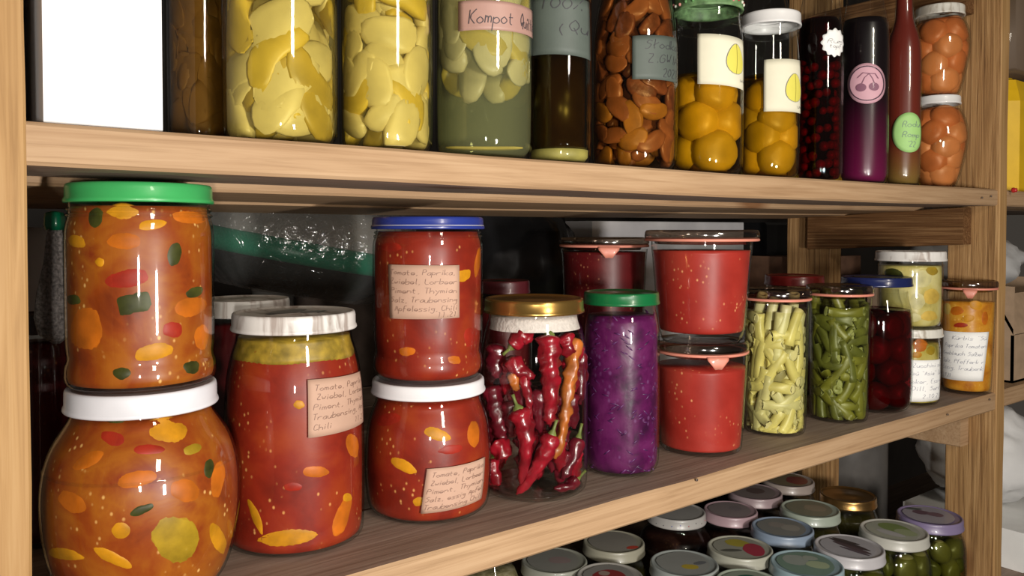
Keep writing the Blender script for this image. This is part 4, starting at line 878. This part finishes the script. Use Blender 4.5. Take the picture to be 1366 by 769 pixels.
crumple('fabric_bag', (a.x + .085, .10, -.325), .10, .08, .072, clothm, 'bulging white fabric bag under the shelf of the next bay', 'bag', .28, 13)
pb_ = empty('printed_carton', (a.x - .005, .006, BT), 'white carton with a barcode below the white fabric bag', 'box')
mk('carton_body', *box(0, .16, 0, .16, .0005, .053, .0006), M['paper'], pb_, smooth=False)
V = []; Fc = []; x = .004; random.seed(3)
while x < .045:
    w_ = random.choice([.0006, .001, .0016]); i = len(V); V += [(x, -.0003, .006), (x + w_, -.0003, .006), (x + w_, -.0003, .028), (x, -.0003, .028)]; Fc.append((i, i + 1, i + 2, i + 3)); x += w_ + random.choice([.0006, .0012])
mk('barcode', V, Fc, M['ink'], pb_, smooth=False)
V = []; Fc = []
for r_ in range(6):
    x = .004
    while x < .06:
        w_ = random.uniform(.001, .003); i = len(V); z = .049 - r_ * .003; V += [(x, -.0003, z), (x + w_, -.0003, z), (x + w_, -.0003, z + .0012), (x, -.0003, z + .0012)]; Fc.append((i, i + 1, i + 2, i + 3)); x += w_ + .0012
mk('small_print', V, Fc, M['ink'], pb_, smooth=False)
# ------------------------------------------------------------ MIDDLE SHELF, back row and clutter
def backjar(label, xc, hw, ytop, Y, cmat, lidm, base=LT, lidh=.012, prints=None, fillname='dark_preserve'):
    c = ony(xc, 300, Y); zt = zat(c, ytop) - base; k = Jar.__new__(Jar)
    v = c - CAM; v.z = 0; z = v.dot(FH); kk = z * z / v.length / F
    # profile in pixel rows so that the shared builder can be used
    def yy(h): # local height -> pixel row
        lo_, hi_ = -400, 1200
        for _ in range(40):
            md = (lo_ + hi_) / 2
            if zat(c, md) - base > h: lo_ = md
            else: hi_ = md
        return md
    j = Jar('preserve_jar', label, 'jar', xc, [(hw * .8, yy(0)), (hw * .95, yy(.004)), (hw, yy(.012)), (hw, yy(zt * .7)), (hw * .97, yy(zt - .03)), (hw * .86, yy(zt - .018)), (hw * .86, yy(zt - .006))], base, Y=Y)
    j.content = j.fill(fillname, cmat, z1=zt - .018)
    screw_lid(j, hw * .92 * kk, zt - lidh, zt, lidm, prints); return j
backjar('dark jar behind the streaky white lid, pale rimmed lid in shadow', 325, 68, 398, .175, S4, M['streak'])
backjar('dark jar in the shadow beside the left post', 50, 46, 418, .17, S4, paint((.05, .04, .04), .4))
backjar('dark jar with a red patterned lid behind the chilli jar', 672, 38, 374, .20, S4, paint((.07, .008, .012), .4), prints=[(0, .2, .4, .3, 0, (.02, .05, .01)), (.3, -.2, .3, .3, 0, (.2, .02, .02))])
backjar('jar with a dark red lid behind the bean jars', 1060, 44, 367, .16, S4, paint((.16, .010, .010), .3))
# pale mug-like canister at the back
c = ony(355, 385, .42); H_ = zat(c, 345) - zat(c, 400)
plinth = tag(mk('cardboard_box', *box(-.16, .16, 0, .10, 0, .118, .001), plain('dark_card', (.06, .04, .03), .9, var=.2), smooth=False, loc=(c.x + .02, .50, LT)), 'dark cardboard box at the back of the middle shelf', 'box')
cup = empty('white_canister', (c.x, .40, LT), 'pale round canister in shadow behind the middle shelf jars', 'container')
mk('canister_body', *lathe([(.018, .0005), (.0205, .002), (.021, .10), (.021, .137)], 40, cap1=True), plain('pale_enamel', (.55, .53, .52), .35, var=.05), cup)
mk('canister_lid', *lathe([(.0215, .135), (.0218, .139), (.020, .142)], 40), plain('pale_enamel_lid', (.5, .48, .47), .4), cup)
# green tub wrapped in clear film
p = onz(392, 331, -.022); dd = (p - CAM); dd.z = 0; Rt = .13
nr = CAM + dd.normalized() * (.80 + Rt)   # tub centre, its near rim 0.8 m from the lens
tub = empty('wrapped_tub', (nr.x, nr.y, zat(CAM + dd.normalized() * .80, 330) - .004), 'green-rimmed tub wrapped in clear plastic film under the upper shelf', 'tub')
mk('tub_wall', *lathe([(Rt * .60, -.045), (Rt * .78, -.030), (Rt * .96, -.002)], 64, cap1=False), plain('dark_tub', (.01, .022, .016), .4), tub)
mk('tub_rim', *lathe([(Rt * .93, -.012), (Rt * 1.0, -.011), (Rt * 1.03, -.004), (Rt * 1.02, .009), (Rt * .95, .011)], 64, False, False), plain('green_plastic', (.0, .30, .16), .35, var=.1), tub)
mk('cloth_filling', *lathe([(Rt * .97, .006), (Rt * .95, .020), (Rt * .85, .045), (Rt * .6, .055), (.01, .06)], 64, fn=lambda a, z: 1 + .03 * noise.noise(Vector((cos(a) * 4, sin(a) * 4, z * 30)))), plain('grey_cloth', (.42, .38, .35), .8, var=.2, scale=20, bump=.5), tub)
def filmf(a, z): return 1 + .03 * noise.noise(Vector((cos(a) * 14, sin(a) * 14, z * 30))) + .025 * abs(noise.noise(Vector((cos(a) * 22, sin(a) * 22, z * 8))))
mk('plastic_film', *lathe([(Rt * .70, -.046), (Rt * .92, -.028), (Rt * 1.06, -.008), (Rt * 1.09, .01), (Rt * 1.04, .034), (Rt * .9, .058), (Rt * .5, .066)], 260, False, False, fn=filmf), M['film'], tub)
tub.rotation_mode = 'QUATERNION'; tub.rotation_quaternion = Quaternion(dd.normalized(), radians(11))
# black plastic bag and dark things, white box behind
blackm = plain('black_plastic', (.010, .010, .011), .22, var=.3, scale=30, bump=.6)
p = ony(705, 340, .42); crumple('black_bag', (p.x - .03, .42, -.075), .105, .085, .124, blackm, 'crumpled black plastic bag behind the chilli jar', 'bag', .22, 12, 64)
p = ony(790, 296, .40); q = ony(992, 296, .40)
wb = empty('cardboard_carton', (p.x, .40, LT), 'long pale carton at the back, its top just under the upper shelf', 'box')
mk('carton_body', *box(0, q.x - p.x, 0, .08, .0005, .012 - LT, .001), plain('pale_card', (.58, .57, .58), .7, var=.04), wb, smooth=False)
p = ony(1010, 330, .40); tag(mk('black_case', *box(0, .16, 0, .1, 0, .21, .004), blackm, loc=(p.x + .005, .385, LT + .0005), smooth=False), 'glossy black case at the back beside the pale carton', 'case')
p = ony(1110, 360, .28); tag(mk('cardboard_box', *box(-.05, .12, 0, .1, 0, .155, .001), plain('brown_card', (.16, .08, .045), .8, var=.2), loc=(p.x, .30, LT + .0005), smooth=False), 'brown cardboard box behind the bean jars', 'box')
# mesh bag at far left, white sheet
p = ony(74, 330, .115); zt = zat(p, 282)
mb = empty('mesh_bag', (p.x, p.y, zt - .055), 'grey net bag with a small green tie beside the left post', 'bag')
netm = plain('grey_net', (.20, .18, .17), .6, var=.6, scale=600, bump=1)
mk('net', *lathe([(.001, .049), (.003, .048), (.0045, .040), (.006, .025), (.0095, .008), (.011, -.006), (.009, -.016), (.002, -.022)], 30, fn=lambda a, z: 1 + .12 * sin(a * 6)), netm, mb)
mk('tie', *lathe([(.0046, .044), (.0052, .047), (.005, .051), (.0045, .054), (.002, .055)], 14, fn=lambda a, z: 1 + .2 * sin(a * 3)), paint((.0, .16, .07), .4), mb)
p = ony(46, 300, .3); tag(mk('white_canister', *lathe([(.03, .0), (.032, .004), (.032, .19), (.028, .2)], 40), plain('white_enamel', (.6, .62, .62), .5), loc=(p.x - .012, .32, LT + .0005)), 'white container half hidden by the left post', 'container')
# ------------------------------------------------------------ BOTTOM SHELF
random.seed(11)
LZ = -.335
olv = [plain('gherkin_' + n_, c_, .35, var=.3, scale=50) for n_, c_ in (('green', (.085, .085, .018)), ('olive', (.13, .12, .03)))]
brg = rimglass('olive_brine', (.66, .68, .42), (.3, .3, .12), .05, .03)
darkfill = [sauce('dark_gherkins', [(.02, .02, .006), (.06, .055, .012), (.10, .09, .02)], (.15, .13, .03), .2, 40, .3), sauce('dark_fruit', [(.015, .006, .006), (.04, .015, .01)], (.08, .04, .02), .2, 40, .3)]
W_ = (.62, .62, .60); 
BJ = [ # x, y of lid middle, half width, colour, prints, label, contents
 (740, 747, 45, (.42, .43, .36), [(0, 0, .95, .95, 0, (.30, .30, .27)), (.2, 0, .4, .3, 0, (.34, .26, .25))], 'jar with a dull grey-green lid, leftmost below the shelf edge', 0),
 (820, 722, 42, (.45, .43, .33), [(0, 0, .95, .95, 0, (.33, .31, .27)), (.7, -.5, .25, .15, .5, (.55, .08, .05))], 'jar with a cream lid touched with red at its right rim', 0),
 (815, 768, 46, (.48, .46, .42), [(0, 0, .92, .92, 0, (.30, .29, .27)), (0, 0, .6, .5, .2, (.30, .04, .04)), (-.2, .2, .2, .2, 0, (.4, .3, .25))], 'jar with a dark red and grey lid at the bottom frame edge', 0),
 (904, 681, 40, (.60, .58, .55), [(0, 0, .98, .98, 0, (.42, .41, .39))], 'wide-bodied dark jar with a thick white lid dotted with small prints', 1),
 (977, 679, 37, (.55, .38, .42), [(0, 0, .95, .95, 0, (.30, .25, .25)), (.2, .2, .3, .3, 0, (.26, .22, .23))], 'jar with a pink-rimmed lid between white and blue lids', 1),
 (1010, 655, 37, (.48, .36, .38), [(0, 0, .95, .95, 0, (.27, .22, .21)), (0, .1, .4, .4, 0, (.16, .11, .10))], 'jar with a mauve-rimmed brown lid in the back row', 1),
 (1054, 639, 36, (.48, .40, .36), [(0, 0, .95, .95, 0, (.25, .20, .12)), (.4, 0, .5, .6, 0, (.25, .06, .05))], 'jar with an olive and red lid, furthest back', 1),
 (915, 750, 47, (.42, .46, .44), [(0, 0, .94, .94, 0, (.32, .33, .31)), (.2, -.3, .3, .2, .1, (.50, .38, .05)), (.55, .1, .25, .12, .6, (.16, .17, .18))], 'jar with a grey lid printed with a yellow patch', 0),
 (990, 729, 45, (.55, .55, .45), [(0, 0, .94, .94, 0, (.36, .36, .30)), (-.1, .4, .45, .35, 0, (.45, .38, .06)), (.5, -.1, .38, .6, .2, (.42, .05, .08)), (-.3, -.4, .4, .12, .3, (.12, .12, .10))], 'jar with a lid printed in yellow and red fruit', 0),
 (1047, 702, 43, (.33, .42, .55), [(0, 0, .94, .94, 0, (.26, .26, .24)), (-.2, .2, .35, .3, 0, (.32, .29, .26)), (.3, 0, .35, .35, 0, (.36, .34, .30))], 'jar with a blue-rimmed grey lid', 1),
 (1084, 677, 41, (.48, .55, .46), [(0, 0, .94, .94, 0, (.25, .24, .17)), (.2, .1, .45, .4, 0, (.33, .28, .20))], 'jar with a pale green-rimmed olive lid', 0),
 (1135, 658, 39, None, None, 'jar with a bare gold-brown metal lid in the back row', 0),
 (1080, 750, 51, (.40, .55, .60), [(0, 0, .94, .94, 0, (.20, .30, .24)), (-.35, .2, .42, .42, 0, (.36, .40, .36)), (.35, .0, .38, .3, 0, (.42, .50, .32)), (.1, .5, .25, .2, 0, (.38, .42, .36))], 'jar with a light blue lid printed with pale round leaves', 0),
 (1137, 727, 49, (.64, .62, .64), [(0, 0, .94, .94, 0, (.46, .45, .48)), (.0, .2, .8, .14, -.5, (.06, .045, .05)), (.1, -.1, .75, .12, -.55, (.10, .07, .08)), (-.1, .45, .5, .1, -.4, (.06, .05, .05)), (.2, -.4, .55, .08, -.5, (.12, .09, .11))], 'jar with a white lid printed with dark plum-coloured streaks', 2),
 (1197, 705, 48, (.66, .65, .58), [(0, 0, .94, .94, 0, (.42, .44, .36)), (.0, .25, .6, .4, -.4, (.22, .30, .10)), (.4, -.1, .4, .3, -.4, (.36, .42, .24)), (-.1, -.4, .5, .2, -.4, (.50, .50, .50))], 'jar with a white lid printed with green fruit, left of the purple lid', 2),
 (1245, 685, 46, (.30, .24, .42), [(0, 0, .94, .94, 0, (.40, .37, .42)), (-.3, .2, .3, .25, 0, (.16, .09, .12)), (.2, .15, .3, .25, 0, (.20, .12, .15)), (-.55, .5, .3, .12, .3, (.10, .12, .10))], 'jar of green olives with a purple lid against the right post', 3),
 (1002, 775, 46, (.45, .52, .42), [(0, 0, .94, .94, 0, (.30, .36, .28)), (0, .2, .5, .4, .3, (.03, .13, .09))], 'jar with a dark green printed lid cut by the bottom frame edge', 0),
 (905, 800, 46, (.40, .40, .38), None, None, 0)]
for (x, y, hw, col, prints, lab, cont) in BJ:
    if lab is None: continue
    c = onz(x, y, LZ); v = c - CAM; v.z = 0; z = v.dot(FH); kk = z * z / v.length / F
    top = LZ - BT; R = hw * kk
    # prints are drawn for a viewer at the rack's front: turn them with the camera side
    fat = 1.30 if lab.startswith('wide') else 1.10
    def row(h):
        lo_, hi_ = -400, 2400
        for _ in range(44):
            md = (lo_ + hi_) / 2
            if zat(c, md) - BT > h: lo_ = md
            else: hi_ = md
        return md
    j = Jar('preserve_jar', lab, 'jar', x, [(hw * .86, row(0)), (hw * fat * .97, row(.005)), (hw * fat, row(.018)), (hw * fat, row(top * .6)), (hw * fat * .97, row(top * .74)), (hw * .92, row(top - .018)), (hw * .90, row(top - .012)), (hw * .90, row(top - .004))], BT, Y=c.y)
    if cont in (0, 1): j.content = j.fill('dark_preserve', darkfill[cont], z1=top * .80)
    else:
        j.fill('brine', brg, z1=top * .82, inset=.0014)
        ms = [ballmesh('olive_fruit' if cont == 3 else 'gherkin', .011 if cont == 3 else .012, m__, sz=1.25) for m__ in olv]
        nm = 'green_olive' if cont == 3 else 'gherkin'
        pack_balls(j, ms, .012, .005, top * .82, 0, ('whole green olive in the purple-lidded jar' if cont == 3 else ('pickled green fruit in the jar with the green-printed lid' if x > 1150 else 'pickled green fruit in the jar with the dark streaked lid')), 'fruit', nm, 'fruit in ' + ('purple-lidded jar' if cont == 3 else ('green-printed lid jar' if x > 1150 else 'dark streaked lid jar')))
    thread(j, top - .017, top - .011, 1)
    col = tuple(x * .62 for x in col) if col else None; prints = [p_[:5] + (tuple(x * .8 for x in p_[5]),) for p_ in prints] if prints else None  # lid and print colours darkened for the shade under the middle shelf
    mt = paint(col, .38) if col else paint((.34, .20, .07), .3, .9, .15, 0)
    # R: true half width from px
    pr2 = None
    if prints:
        ca = math.atan2(j.rt.y, j.rt.x); pr2 = [(cx * cos(ca) - cy * sin(ca), cx * sin(ca) + cy * cos(ca), rx, ry, ro + ca, cl) for cx, cy, rx, ry, ro, cl in prints]
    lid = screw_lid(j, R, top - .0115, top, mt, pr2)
    if lab.startswith('wide'):
        for i in range(22):
            ph = i / 22 * 2 * pi; mk('rim_dot', *lathe([(.0002, -.0008), (.0009, 0), (.0002, .0008)], 6), paint(random.choice([(.08, .10, .35), (.45, .05, .06), (.1, .1, .1)]), .5), lid, loc=(cos(ph) * R * .985, sin(ph) * R * .985, top - .006 + random.uniform(-.002, .002)))
# clear jar peeping under the front edge, left
c = onz(652, 770, -.35)
j = Jar('bottle', 'clear glass bottle with sloping shoulders just under the middle shelf edge', 'bottle', 652, [(50, 1010), (56, 1000), (58, 980), (58, 850), (50, 790), (34, 752), (22, 728), (20, 700)], BT, Y=c.y)
j.fill('herbs', sauce('dried_herbs', [(.06, .05, .02), (.22, .19, .09), (.36, .32, .2)], (.4, .35, .2), .2, 90, .6), y1=760)
# things at the back of the bottom shelf
p = ony(1137, 640, .26); tb = empty('enamel_pot', (p.x, .27, BT), 'dark grey round pot at the back of the bottom shelf', 'pot')
mk('pot_body', *lathe([(.056, .0005), (.060, .004), (.060, .19), (.058, .192)], 56, cap1=True), plain('grey_enamel', (.14, .13, .12), .3, var=.1), tb)
mk('pot_rim', *lathe([(.061, .188), (.0625, .190), (.0615, .193), (.059, .193)], 56, False, False), plain('grey_enamel_rim', (.2, .19, .18), .3), tb)
crumple('black_bag', (1.0, .34, -.34), .12, .10, .11, blackm, 'crumpled black bag at the back of the bottom shelf', 'bag', .25, 14)
def drape(u, v):
    # pale sheet hanging from behind the right post down to the left
    a = ony(1185 + 95 * u, 568 + 0 * u, .16 + .05 * u); x = a.x; z0 = -.245; ln = .02 + .12 * u
    return (x + .006 * sin(v * 6 + u * 5), a.y + .012 * sin(u * 9 + v * 3), z0 - ln * v)
o = sheet('cloth_sheet', plain('grey_fabric', (.42, .40, .39), .7, var=.05), drape, 24, 18, 'pale grey cloth hanging down behind the right post on the bottom level', 'cloth')
md = o.modifiers.new('thick', 'SOLIDIFY'); md.thickness = .0012
